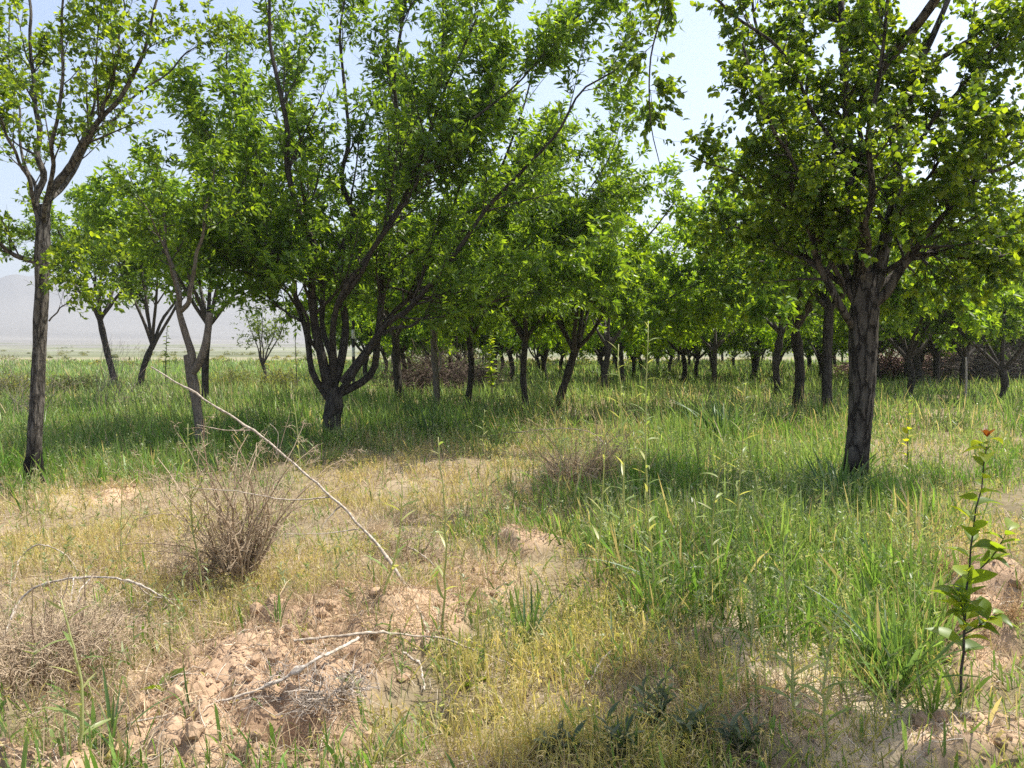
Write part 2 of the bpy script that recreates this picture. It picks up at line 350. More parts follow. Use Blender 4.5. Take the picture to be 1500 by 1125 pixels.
# ------------------------------------------------------------------ ground
def ground():
    ang = np.concatenate([np.linspace(-math.pi, -math.radians(46), 40, endpoint=False), np.linspace(-math.radians(46), math.radians(46), 340), np.linspace(math.radians(46), math.pi, 41)[1:]])
    ang = ang[:-1]
    rad = np.concatenate([np.geomspace(.3, 2.3, 8, endpoint=False), np.geomspace(2.3, 7.5, 235, endpoint=False), np.geomspace(7.5, 40, 70, endpoint=False), np.geomspace(40, 6500, 70)])
    A, D = np.meshgrid(ang, rad); x = D * np.sin(A); y = D * np.cos(A)
    z = H(x, y)
    nr, na = x.shape
    b = np.arange(nr - 1)[:, None] * na; i = np.arange(na)[None]; j = (i + 1) % na
    f = np.stack([b + i, b + na + i, b + na + j, b + j], -1).reshape(-1, 4)
    f = f[:, ::-1]
    so = mask(x, y, SOIL); sa = mask(x, y, SAND); dr = mask(x, y, DRYM)
    base = np.array([.20, .165, .10]); c = np.broadcast_to(base, x.shape + (3,)).copy()
    def mixc(c, k, col): return c * (1 - k[..., None]) + np.array(col) * k[..., None]
    c = mixc(c, dr * .7, (.36, .28, .18))
    c = mixc(c, sa, (.52, .43, .30))
    c = mixc(c, so, (.47, .325, .21))
    v = fbm(x, y, .9, 4, 50)
    c = c * (0.7 + .55 * v)[..., None]
    # far: rough pasture, bare strip, crops, stony plain, hills
    d = y
    wv = 55 * (fbm(x, y, .012, 4, 51) - .5) + 14 * (fbm(x, y, .09, 3, 53) - .5)
    k = np.clip((d - 24) / 16, 0, 1); c = mixc(c, k, (.17, .185, .10))
    k = np.clip((d + wv - 66) / 8, 0, 1) * np.clip((105 - d - wv) / 10, 0, 1); c = mixc(c, k * (.25 + .6 * fbm(x, y, .03, 3, 55)), (.34, .28, .19))
    k = np.clip((d + wv * 3 - 105) / 12, 0, 1); c = mixc(c, k, (.17, .18, .11)); c = c * (1 + (k > 0) * 1.1 * (fbm(x * .3, y, .05, 3, 54) - .5))[..., None]
    st = fbm(x * .15, y, .006, 3, 52)
    k = np.clip((d + wv * 20 - 420) / 150, 0, 1); c = mixc(c, k, (.20, .19, .17)); c = c * np.where(k > 0, .75 + .6 * st, 1)[..., None]
    mb = MB(); mb.add(np.stack([x, y, z], -1), {4: f}, c); 
    # closing disc under the viewer
    o = mb.build("ground", M_soil); tag(o, "dry pinkish soil of the orchard floor running out to the plain", None, None, "structure")
ground()

# ------------------------------------------------------------------ scattering
def scatter(n, dmin, dmax, half=42, clump=0, rad=.1):
    if clump:
        nc = max(1, n // clump)
        d = np.exp(U(math.log(dmin), math.log(dmax), nc)); a = np.radians(U(-half, half, nc))
        d = np.repeat(d, clump); a = np.repeat(a, clump); x = d * np.tan(a); y = d
        x = x + R.normal(size=len(x)) * rad; y = y + R.normal(size=len(x)) * rad
    else:
        y = np.exp(U(math.log(dmin), math.log(dmax), n)); x = y * np.tan(np.radians(U(-half, half, n)))
    return x, y
def mixcol(a, b, k): return np.array(a)[None] * (1 - k[:, None]) + np.array(b)[None] * k[:, None]
def upd(n, lean, bias=(0, 0)):
    an = U(0, 2 * np.pi, n); q = np.abs(R.normal(size=n)) * lean
    return np.stack([np.cos(an) * q + bias[0], np.sin(an) * q + bias[1], np.ones(n)], -1)
def wmin(y, w, k=.00075): return np.maximum(w, k * y)

def do_grass():
    # tall green grass
    for (nm, n, dm, dx, segs, lab) in (("green_grass", 170000, 2.35, 14, 3, "tall green grass growing in tufts through the clearing"), ("meadow_grass", 100000, 14, 75, 2, "grey green meadow grass between the orchard trees")):
        mb = MB()
        x, y = scatter(n, dm, dx, 42, 9, .07 if dm < 5 else .35)
        pr = .12 + mask(x, y, TALL)
        pr = np.where(y > 15, .8, pr) * (1 - .95 * mask(x, y, SOIL)) * (1 - .6 * mask(x, y, SAND)) * (1 - .55 * mask(x, y, DRYM))
        pr = pr * np.clip(3.0 * fbm(x, y, 1.6, 3, 61) - .7, .12, 1.3)
        k = R.random(len(x)) < pr; x = x[k]; y = y[k]; n = len(x)
        t = mask(x, y, TALL)
        hh = (.11 + .26 * np.maximum(t, (y > 13) * 1.55) * U(.4, 1.3, n) + .06 * R.random(n)) * (.7 + .6 * fbm(x, y, .8, 2, 62))
        hue = fbm(x, y, .9, 3, 63); r = R.random(n)
        far = np.clip((y - 10) / 14, 0, 1); wide = (R.random(n) < .10) & (y < 14)
        col = mixcol((.095, .21, .032), (.185, .28, .115), np.clip(hue * 1.6 - .35 + .3 * (r - .5), 0, 1))
        col = col * (1 - far[:, None] * .5) + np.array([.20, .285, .13]) * far[:, None] * .5
        col *= (U(.55, 1.5, n) ** 1.1)[:, None]
        dry = (R.random(n) < .10 + .25 * mask(x, y, DRYM)); col[dry] = np.array([.42, .38, .26]) * U(.6, 1.2, dry.sum())[:, None]
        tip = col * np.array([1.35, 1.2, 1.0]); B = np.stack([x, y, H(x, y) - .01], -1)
        strips(mb, B, upd(n, .42, (-.08, -.05)), hh * (1.15 + .3 * wide), wmin(y, U(.004, .011, n) + wide * .010, .0010 if dm < 5 else .0013), U(.05, .55, n), segs, col, tip)
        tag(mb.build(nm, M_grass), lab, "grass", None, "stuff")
    # fine short yellow-green brome with drooping awns
    mb = MB()
    x, y = scatter(120000, 2.35, 15, 42, 9, .05)
    pr = .16 + mask(x, y, YEL) * .9 + .25 * mask(x, y, DRYM); pr = pr * (1 - .93 * mask(x, y, SOIL)) * (1 - .75 * mask(x, y, SAND))
    pr *= np.clip(3.2 * fbm(x, y, 2.2, 3, 64) - .95, .05, 1.3)
    k = R.random(len(x)) < pr; x = x[k]; y = y[k]; n = len(x)
    hue = fbm(x, y, 1.2, 3, 65) + .35 * (mask(x, y, DRYM) - .4)
    col = mixcol((.15, .22, .06), (.47, .41, .23), np.clip(hue * 1.9 - .6 + .5 * (R.random(n) - .5), 0, 1)) * U(.5, 1.45, n)[:, None]
    tip = mixcol((.34, .34, .09), (.62, .50, .27), R.random(n))
    B = np.stack([x, y, H(x, y) - .01], -1); D = upd(n, .5, (-.06, -.03)); L = U(.05, .25, n) * (.7 + .6 * fbm(x, y, .9, 2, 66))
    strips(mb, B, D, L, wmin(y, U(.0025, .008, n), .0009), U(.1, .6, n), 2, col, tip)
    # seed heads
    q = R.random(n) < .28; D2 = nrm(D[q]); m = q.sum()
    E = B[q] + D2 * L[q][:, None] * .9; E[:, 2] -= .3 * L[q] * .8
    for s in range(3):
        strips(mb, E + R.normal(size=(m, 3)) * .006, D2 * .6 + R.normal(size=(m, 3)) * .5 + np.array([-.1, 0, 0]), U(.018, .04, m), wmin(y[q], .0045), .5, 2, tip[q] * 1.05, tip[q] * 1.15)
    tag(mb.build("yellow_grass", M_grass), "short yellow green seeding grass covering the foreground", "grass", None, "stuff")
    # dry straw standing and lying
    mb = MB()
    x, y = scatter(110000, 2.35, 18, 42, 8, .06)
    pr = .10 + .9 * mask(x, y, DRYM) + .75 * mask(x, y, SOIL, s=71); pr *= np.clip(2.2 * fbm(x, y, 1.7, 2, 67) - .35, .06, 1.3)
    k = R.random(len(x)) < pr; x = x[k]; y = y[k]; n = len(x)
    col = mixcol((.56, .45, .29), (.34, .23, .14), R.random(n) ** 1.5) * U(.7, 1.25, n)[:, None]
    D = upd(n, .9); D[:, 2] *= U(.15, 1, n)
    strips(mb, np.stack([x, y, H(x, y) + U(0, .03, n)], -1), D, U(.05, .22, n), wmin(y, U(.0015, .0045, n), .0007), U(0, .4, n), 2, col, col * 1.15)
    tag(mb.build("dry_grass", M_straw), "tan dry straw and dead grass matted over the clearing", "dry grass", None, "stuff")
    # leafy small weeds: stems with many narrow leaflets
    mb = MB(); ms = MB()
    x, y = scatter(17000, 2.8, 45, 42, 0)
    pr = .12 + .85 * mask(x, y, TALL) + .02 * mask(x, y, DRYM); pr = pr * (1 - mask(x, y, SOIL)); pr *= np.clip(2.4 * fbm(x, y, .9, 2, 68) - .5, .0, 1.2)
    k = R.random(len(x)) < pr; x = x[k]; y = y[k]; n = len(x)
    B = np.stack([x, y, H(x, y)], -1); D = nrm(upd(n, .35)); L = U(.14, .42, n) * (.8 + .5 * mask(x, y, TALL))
    pc = mixcol((.17, .235, .09), (.36, .39, .23), R.random(n))
    strips(mb, B, D, L, wmin(y, .005), .1, 3, pc, pc * 1.1)
    K = 15
    t = U(.15, 1, (n, K)); an = U(0, 2 * np.pi, (n, K))
    E = B[:, None] + D[:, None] * (L[:, None] * t)[..., None]; E[..., 2] -= .1 * L[:, None] * t ** 2
    dd = D[:, None] * .7 + np.stack([np.cos(an), np.sin(an), U(-.2, .5, (n, K))], -1) * .9
    yy = np.repeat(y, K)
    strips(mb, E.reshape(-1, 3), dd.reshape(-1, 3), U(.03, .09, n * K) * np.repeat(1.15 - .5 * 1, K * n), wmin(yy, U(.005, .011, n * K), .0011), U(0, .5, n * K), 2, np.repeat(pc, K, 0) * U(.75, 1.3, n * K)[:, None])
    tag(mb.build("leafy_weeds", M_grass), "grey green leafy weeds mixed through the grass", "weeds", None, "stuff")
    # crumbs of earth
    mb = MB()
    ico = np.array([[0, 0, 1], [1, 0, 0], [0, 1, 0], [-1, 0, 0], [0, -1, 0], [0, 0, -1]], float); fi = np.array([[0, 1, 2], [0, 2, 3], [0, 3, 4], [0, 4, 1], [5, 2, 1], [5, 3, 2], [5, 4, 3], [5, 1, 4]])
    x, y = scatter(36000, 2.35, 9, 40)
    pr = mask(x, y, SOIL) * .8 + .05 + .15 * mask(x, y, SAND); k = R.random(len(x)) < pr; x = x[k]; y = y[k]; n = len(x)
    sz = .0015 + .008 * R.random(n) ** 3 + .003 * R.random(n)
    V = ico[None] * sz[:, None, None] * U(.6, 1.4, (n, 6, 1)); a = U(0, 6.28, n); V = np.stack([V[..., 0] * np.cos(a)[:, None] - V[..., 1] * np.sin(a)[:, None], V[..., 0] * np.sin(a)[:, None] + V[..., 1] * np.cos(a)[:, None], V[..., 2] * .8], -1)
    V += np.stack([x, y, H(x, y) + sz * .3], -1)[:, None]
    cc = mixcol((.47, .33, .22), (.35, .24, .16), R.random(n))
    mb.add(V.reshape(-1, 3), {3: (np.arange(n)[:, None, None] * 6 + fi[None]).reshape(-1, 3)}, np.repeat(cc, 6, 0))
    tag(mb.build("soil_crumbs", M_soil, smooth=False), "loose crumbs of pinkish earth scattered over the bare soil", "soil", None, "stuff")
do_grass()

# ------------------------------------------------------------------ trees
def trunk_mesh(name, path, radii, mat, parent, off, sides=56, K=160, amp=.02, plates=True):
    P = smooth_path(path, K); rr = np.interp(np.linspace(0, 1, K), np.linspace(0, 1, len(radii)), radii)
    T = nrm(np.gradient(P, axis=0)); Uv = nrm(np.cross(T, np.array([0, 1., 0]))); V = np.cross(T, Uv)
    a = np.arange(sides) * 2 * np.pi / sides; s = np.linspace(0, 1, K) * np.linalg.norm(np.diff(P, axis=0), axis=1).sum()
    A, Sg = np.meshgrid(a, s); seed = int(abs(off[0]) * 37) % 90
    x = np.cos(A) * 1.3 + seed; y = np.sin(A) * 1.3
    w1, c = worley(x * 2.3 + .25 * Sg + .3 * vn(Sg * 4, A * 0, 3), y * 2.3 + Sg * 2.6, 1.0, 70)
    w2, _ = worley(x * 6 + Sg, y * 6 + Sg * 6, 1.0, 71)
    disp = amp * (.8 * (np.clip(w1, 0, 1) * -1 + .5) + .35 * (.5 - w2)) + amp * 1.6 * (fbm(x * 1.2 + Sg * .4, y * 1.2 + Sg, 1, 3, 72) - .5)
    rad = rr[:, None] + disp * (rr[:, None] / max(rr)) ** .5
    ring = P[:, None] + rad[..., None] * (np.cos(A)[..., None] * Uv[:, None] + np.sin(A)[..., None] * V[:, None])
    b = np.arange(K - 1)[:, None] * sides; i = np.arange(sides)[None]; j = (i + 1) % sides
    f = np.stack([b + i, b + j, b + sides + j, b + sides + i], -1).reshape(-1, 4)
    mb = MB(); v = np.concatenate([ring.reshape(-1, 3), P[-1:] + T[-1:] * rr[-1] * .2]); n0 = K * sides
    cap = np.stack([(K - 1) * sides + i[0], (K - 1) * sides + j[0], np.full(sides, n0)], -1)
    mb.add(v, {4: f, 3: cap}); return mb.build(name, mat, parent, off)
def tree(name, base, trunk, tr, limbs, lv2, lv3, leaf, bark, lmat, label, cat="tree", group=None, twig=None, K1=12, leafmode=True, hi=True, extra_leafy=None, lsr=None, minz=None):
    """limbs: list of (points, r0, r1). lv2/lv3: grow() keyword sets. leaf: dict(n, L, W, cols, droop)"""
    base = np.array(base, float); root = thing(name, base, label, cat, group)
    off = base
    if hi: trunk_mesh("trunk", trunk, tr, bark, root, off, amp=tr[0] * .19, sides=56 if hi else 16, K=150)
    else:
        mb = MB(); tubes(mb, smooth_path(trunk, 14), np.interp(np.linspace(0, 1, 14), np.linspace(0, 1, len(tr)), tr) * (1 + .07 * R.normal(size=14)), 10); mb.build("trunk", bark, root, off)
    P1 = []; R1 = []
    for (pts, r0, r1) in limbs:
        p = smooth_path(pts, K1); L = np.linalg.norm(p[-1] - p[0]); wob = R.normal(size=(K1, 3)) * L * .008; wob[0] = 0; p = p + wob
        r = r0 + (r1 - r0) * np.linspace(0, 1, K1) ** .8
        P1.append(p); R1.append(r)
        mb = MB(); pp = smooth_path(p, K1 * 3); r3 = np.interp(np.linspace(0, 1, len(pp)), np.linspace(0, 1, K1), r) * (1 + .05 * R.normal(size=len(pp)))
        tubes(mb, pp, r3, 10 if hi else 7); mb.build("limb", bark if hi else (twig or bark), root, off)
    P1 = np.array(P1); R1 = np.array(R1)
    P2, R2 = grow(P1, R1, ls=(np.clip(R1[:, 0] / lsr, .4, 1) if lsr else None), **lv2)
    P3, R3 = grow(P2, R2, **lv3)
    P4, R4 = grow(P1[:, :, :], R1, n=max(2, lv2['n']), t0=.3, length=(.3, .7), ang=(40, 80), K=lv3.get('K', 5), rr=.2, up=.5)
    P3 = np.concatenate([P3, P4]); R3 = np.concatenate([R3, R4])
    if minz is not None:
        k = P3[:, -1, 2] > minz; P3 = P3[k]; R3 = R3[k]
    mb = MB(); tubes(mb, P2, R2, 4 if hi else 3, cap=False); tubes(mb, P3, R3, 3, cap=False)
    br = mb.build("branches", twig or bark, root, off); br["kind"] = "stuff"
    # leaves along the twigs and the outer halves of the branches
    def put(mb, P, n, t0, Lf):
        N = len(P); idx = np.repeat(np.arange(N), n); t = U(t0, 1, len(idx)) ** .9
        b, T = samp(P[idx], t); M = len(idx)
        q = R.normal(size=(M, 3)); q = nrm(q - (q * T).sum(-1, keepdims=True) * T)
        D = nrm(T * U(.3, 1.1, M)[:, None] + q + np.array([0, 0, -leaf['droop']]))
        Nn = nrm(np.array([0, 0, 1.]) + R.normal(size=(M, 3)) * 1.0)
        L = Lf * U(.6, 1.2, M); cols = leaf['cols']
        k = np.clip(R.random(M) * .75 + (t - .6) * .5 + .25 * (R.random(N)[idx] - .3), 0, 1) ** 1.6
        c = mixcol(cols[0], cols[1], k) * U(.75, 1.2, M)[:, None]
        leaves(mb, b, D, Nn, L, L * leaf['W'], c, leafmode)
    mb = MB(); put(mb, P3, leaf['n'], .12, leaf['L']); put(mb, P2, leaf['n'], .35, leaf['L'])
    if extra_leafy is not None: pass
    cr = mb.build("crown", lmat, root, off); cr["kind"] = "stuff"
    return root
def wl(pts, d=None):
    return [tuple(W(p[0], p[1], p[2] if len(p) > 2 else d)) for p in pts]
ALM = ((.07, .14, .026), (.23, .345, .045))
RND = ((.075, .15, .035), (.28, .385, .04))
YNG = ((.10, .17, .02), (.22, .30, .03))

# big almond in the middle
d = 12.5
b = W(486, 612, d); bx = (b.x, d, Hs(b.x, d) - .05)
L = [([(482, 585, d), (464, 555, d), (450, 510, d), (436, 450, d), (420, 390, d + 0.14), (385, 280, d + 0.42), (345, 140, d + 0.56), (330, 60, d + 0.56)], .075, .015),
     ([(483, 580, d), (470, 520, d - 0.07), (462, 460, d - 0.14), (458, 390, d - 0.28), (430, 250, d - 0.63), (400, 90, d - 0.84), (380, -60, d - 0.84)], .11, .018),
     ([(486, 575, d), (496, 520, d + 0.14), (500, 470, d + 0.28), (505, 360, d + 0.56), (510, 180, d + 1.05), (500, 0, d + 1.26)], .10, .02),
     ([(492, 580, d), (530, 556, d), (553, 532, d), (557, 485, d), (562, 400, d - 0.14), (575, 250, d - 0.42), (590, 60, d - 0.63), (595, -80, d - 0.70)], .085, .02),
     ([(495, 578, d), (512, 555, d - 0.14), (540, 520, d - 0.28), (556, 490, d - 0.42), (600, 440, d - 0.70), (680, 350, d - 1.19), (790, 220, d - 1.54), (900, 90, d - 1.82), (925, 20, d - 1.82)], .075, .008),
     ([(500, 560, d), (530, 525, d + 0.21), (556, 480, d + 0.35), (600, 430, d + 0.56), (690, 320, d + 0.84), (760, 180, d + 1.05), (800, 20, d + 1.12)], .07, .010),
     ([(485, 570, d), (490, 500, d - 0.35), (500, 440, d - 0.63), (560, 340, d - 1.12), (640, 180, d - 1.54), (700, 20, d - 1.75)], .08, .015),
     ([(484, 560, d), (480, 500, d + 0.35), (470, 400, d + 0.70), (440, 260, d + 1.26), (420, 120, d + 1.54)], .07, .02),
     ([(556, 490, d - 0.42), (620, 470, d - 0.84), (720, 440, d - 1.40), (800, 425, d - 1.75), (860, 390, d - 1.89)], .035, .008),
     ([(470, 520, d), (430, 420, d - 0.70), (370, 330, d - 1.12), (320, 230, d - 1.26), (290, 170, d - 1.26)], .04, .008),
     ([(600, 430, d + 0.42), (700, 390, d + 0.42), (800, 340, d + 0.28), (880, 260, d + 0.14), (910, 180, d)], .04, .008),
     ([(500, 440, d - 0.63), (590, 300, d - 1.40), (660, 200, d - 1.68), (780, 100, d - 1.82), (850, 20, d - 1.82)], .05, .008),
     ([(562, 420, d), (600, 250, d + 0.70), (640, 100, d + 1.12), (650, -60, d + 1.26)], .05, .015)]
L += [([(560, 400, d), (650, 330, d - 0.70), (700, 200, d - 0.98), (720, 80, d - 1.12)], .04, .008),
      ([(450, 380, d - 0.28), (380, 300, d + 0.42), (330, 250, d + 0.70), (300, 180, d + 0.70)], .04, .008),
      ([(440, 450, d), (400, 410, d - .6), (360, 400, d - 1), (320, 370, d - 1)], .03, .008), ([(562, 420, d), (640, 440, d + .6), (720, 450, d + 1), (790, 440, d + 1.2)], .03, .008), ([(440, 470, d - .2), (400, 440, d + .6), (350, 330, d + 1)], .03, .008), ([(505, 360, d + 0.56), (560, 280, d + 1.05), (600, 160, d + 1.40)], .04, .01),
      ([(640, 400, d + 0.49), (740, 300, d + 0.98), (820, 220, d + 1.26), (850, 190, d + 1.40)], .035, .006),
      ([(600, 440, d - 0.70), (690, 420, d - 0.42), (780, 400, d - 0.21), (870, 330, d)], .03, .006)]
L = [(wl(p), a * .78, c * .8) for p, a, c in L]
t = wl([(486, 650, d), (486, 612, d), (490, 590, d), (486, 568, d)])
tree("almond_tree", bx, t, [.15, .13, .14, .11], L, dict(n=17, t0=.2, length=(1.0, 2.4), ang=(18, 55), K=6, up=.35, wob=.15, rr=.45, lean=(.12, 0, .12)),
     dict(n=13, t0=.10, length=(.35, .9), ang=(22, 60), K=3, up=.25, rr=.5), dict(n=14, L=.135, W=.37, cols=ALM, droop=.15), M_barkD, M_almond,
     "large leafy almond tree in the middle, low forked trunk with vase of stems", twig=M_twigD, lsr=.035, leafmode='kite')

# stout tree on the right
d = 7.9
b = W(1252, 700, d); bx = (b.x, d, Hs(b.x, d) - .05)
L = [([(1264, 460, d), (1268, 420, d), (1262, 350, d), (1245, 260, d + 0.06), (1238, 140, d + 0.06), (1236, 0, d)], .14, .03),
     ([(1268, 450, d), (1285, 390, d + 0.06), (1300, 320, d + 0.12), (1318, 220, d + 0.24), (1345, 110, d + 0.36), (1400, -20, d + 0.42)], .11, .025),
     ([(1275, 450, d), (1310, 400, d - 0.18), (1350, 350, d - 0.30), (1400, 300, d - 0.48), (1450, 230, d - 0.60), (1520, 130, d - 0.60)], .075, .012),
     ([(1250, 480, d), (1238, 470, d - 0.06), (1222, 430, d - 0.12), (1205, 390, d - 0.18), (1180, 300, d - 0.36), (1130, 180, d - 0.54), (1090, 60, d - 0.60)], .06, .010),
     ([(1260, 440, d), (1240, 390, d + 0.18), (1215, 330, d + 0.48), (1160, 240, d + 0.78), (1120, 100, d + 0.84), (1100, -20, d + 0.84)], .06, .012),
     ([(1255, 450, d), (1230, 400, d), (1180, 330, d - 0.12), (1120, 280, d - 0.18), (1060, 250, d - 0.18), (1010, 230, d - 0.18)], .045, .008),
     ([(1275, 430, d), (1330, 380, d + 0.36), (1400, 350, d + 0.60), (1470, 340, d + 0.72), (1560, 300, d + 0.72)], .05, .010),
     ([(1268, 420, d), (1270, 350, d - 0.42), (1275, 240, d - 0.78), (1290, 100, d - 0.96), (1300, -40, d - 1.02)], .06, .012),
     ([(1318, 240, d + 0.18), (1380, 160, d - 0.12), (1440, 90, d - 0.30), (1500, 20, d - 0.36)], .04, .008),
     ([(1245, 260, d), (1190, 160, d - 0.24), (1130, 60, d - 0.42), (1060, 10, d - 0.48), (1000, -20, d - 0.54), (960, 60, d - 0.60), (950, 180, d - 0.60), (965, 240, d - 0.60)], .035, .004),
     ([(1300, 330, d), (1340, 290, d - 0.60), (1400, 200, d - 0.96), (1460, 160, d - 1.08)], .035, .008)]
L += [([(1290, 400, d), (1350, 370, d - 0.18), (1420, 380, d - 0.30), (1500, 370, d - 0.36)], .05, .01),
      ([(1240, 420, d + 0.12), (1190, 380, d + 0.30), (1130, 350, d + 0.48), (1060, 330, d + 0.60)], .045, .01),
      ([(1262, 350, d), (1200, 280, d - 0.54), (1150, 220, d - 0.78), (1110, 140, d - 0.90)], .05, .01),
      ([(1245, 260, d), (1270, 150, d + 0.36), (1290, 20, d + 0.54), (1300, -60, d + 0.60)], .045, .01),
      ([(1245, 300, d), (1190, 200, d + 0.24), (1180, 80, d + 0.36), (1170, -30, d + 0.36)], .05, .01),
      ([(1330, 300, d + 0.30), (1420, 260, d + 0.60), (1500, 230, d + 0.72), (1580, 180, d + 0.78)], .045, .01),
      ([(1345, 110, d + 0.36), (1420, 60, d + 0.18), (1490, 60, d + 0.06), (1560, 40, d)], .045, .01)]
L = [(wl(p), a * .72, c) for p, a, c in L]
# long bough added out of view above the clearing to throw shade near the viewer
L.append(([tuple(W(1290, 100, d - .8)), (3.9, 5.7, 5.3), (3.7, 4.8, 5.8), (3.45, 4.25, 5.9), (3.05, 3.8, 5.9)], .05, .012))
L.append(([(3.7, 4.8, 5.8), (3.8, 4.3, 6.0), (3.8, 3.85, 6.0)], .045, .012))
L.append(([(3.45, 4.25, 5.9), (3.4, 4.0, 6.1), (3.3, 3.7, 6.2)], .045, .012))
L.append(([(3.45, 4.25, 5.9), (3.75, 3.95, 5.8), (4.0, 3.75, 5.8)], .045, .012))
t = wl([(1250, 745, d), (1253, 690, d), (1262, 600, d), (1264, 520, d), (1266, 440, d), (1268, 400, d)])
tree("fruit_tree", bx, t, [.22, .12, .105, .114, .118, .13, .085], L, dict(n=13, t0=.2, length=(.45, 1.05), ang=(25, 65), K=6, up=.15, wob=.2, rr=.45),
     dict(n=10, t0=.12, length=(.2, .48), ang=(30, 70), K=3, up=.05, rr=.5), dict(n=14, L=.066, W=.8, cols=RND, droop=.35), M_barkA, M_round,
     "stout fruit tree on the right with cracked trunk darker at the base", twig=M_twigD, lsr=.04)

# slender tree on the left
d = 8.4
b = W(48, 680, d); bx = (b.x, d, Hs(b.x, d) - .05)
L = [([(62, 330, d), (60, 250, d), (52, 150, d + .1), (48, 40, d + .2), (46, -60, d + .2)], .06, .012),
     ([(66, 310, d), (85, 265, d), (115, 225, d - .1), (150, 175, d - .2), (185, 130, d - .3), (215, 60, d - .4), (232, -20, d - .4)], .065, .012),
     ([(75, 290, d), (100, 255, d + .3), (140, 200, d + .5), (200, 140, d + .7), (260, 90, d + .8), (330, 50, d + .9)], .04, .005),
     ([(60, 385, d), (45, 380, d), (25, 375, d - .1), (0, 357, d - .2), (-50, 300, d - .3)], .045, .015),
     ([(64, 330, d), (75, 250, d - .4), (88, 150, d - .7), (90, 20, d - .9), (90, -60, d - 1)], .04, .010),
     ([(60, 320, d), (35, 250, d - .3), (5, 180, d - .5), (-30, 90, d - .6)], .035, .008),
     ([(60, 340, d), (40, 260, d + .6), (20, 150, d + 1), (10, 20, d + 1.2)], .035, .008),
     ([(150, 175, d - .2), (170, 90, d - .5), (180, 20, d - .6), (185, -50, d - .6)], .025, .006),
     ([(100, 245, d), (130, 170, d + .2), (140, 80, d + .4), (145, -20, d + .4)], .03, .008),
     ([(72, 470, d), (95, 445, d - .1), (118, 425, d - .2), (135, 405, d - .3)], .012, .004)]
L = [(wl(p), a * .72, c * .8) for p, a, c in L]
t = wl([(46, 720, d), (49, 680, d), (55, 560, d), (60, 450, d), (62, 380, d), (65, 300, d)])
tree("young_fruit_tree", bx, t, [.13, .070, .066, .066, .065, .064, .072, .05], L, dict(n=11, t0=.22, length=(.45, 1.2), ang=(22, 55), K=6, up=.35, wob=.2, rr=.42),
     dict(n=8, t0=.15, length=(.15, .45), ang=(30, 65), K=4, up=.15, rr=.5), dict(n=9, L=.064, W=.66, cols=((.08, .15, .035), (.28, .38, .04)), droop=.2), M_barkL, M_round,
     "slender sparse tree at the left edge with pale bark lit on its right side", twig=M_twigD)

# pruned Y-shaped tree with a sawn arm
d = 10.6
b = W(292, 632, d); bx = (b.x, d, Hs(b.x, d) - .05)
L = [([(280, 548, d), (273, 510, d), (268, 470, d), (266, 450, d), (262, 430, d + .1), (250, 380, d + .3), (235, 300, d + .4), (225, 250, d + .4)], .085, .012),
     ([(266, 455, d), (278, 440, d - .1), (285, 400, d - .2), (300, 320, d - .4), (315, 250, d - .4)], .05, .012),
     ([(265, 455, d), (257, 420, d - .2), (240, 360, d - .5), (205, 290, d - .7)], .03, .010)]
L = [(wl(p), a * .7, c * .8) for p, a, c in L]
t = wl([(296, 660, d), (292, 625, d), (286, 580, d), (279, 545, d), (274, 520, d)])
yt = tree("pruned_tree", bx, t, [.075, .058, .06, .075, .05], L, dict(n=10, t0=.5, length=(.5, 1.2), ang=(22, 60), K=5, up=.2, wob=.2, rr=.45),
     dict(n=8, t0=.2, length=(.2, .5), ang=(30, 70), K=4, up=.1, rr=.5), dict(n=9, L=.085, W=.5, cols=ALM, droop=.25), M_barkY, M_round,
     "pruned Y shaped tree with bare weathered trunk and one sawn off arm", twig=M_twigD)
mb = MB(); P = smooth_path(wl([(279, 548, d), (288, 538, d - .05), (298, 515, d - .1), (304, 488, d - .1), (307, 458, d - .1)]), 24)
tubes(mb, P, np.linspace(.055, .045, 24), 14); o = mb.build("sawn_arm", M_barkY, yt, bx); tag(o, "curved grey arm sawn off flat at the top")

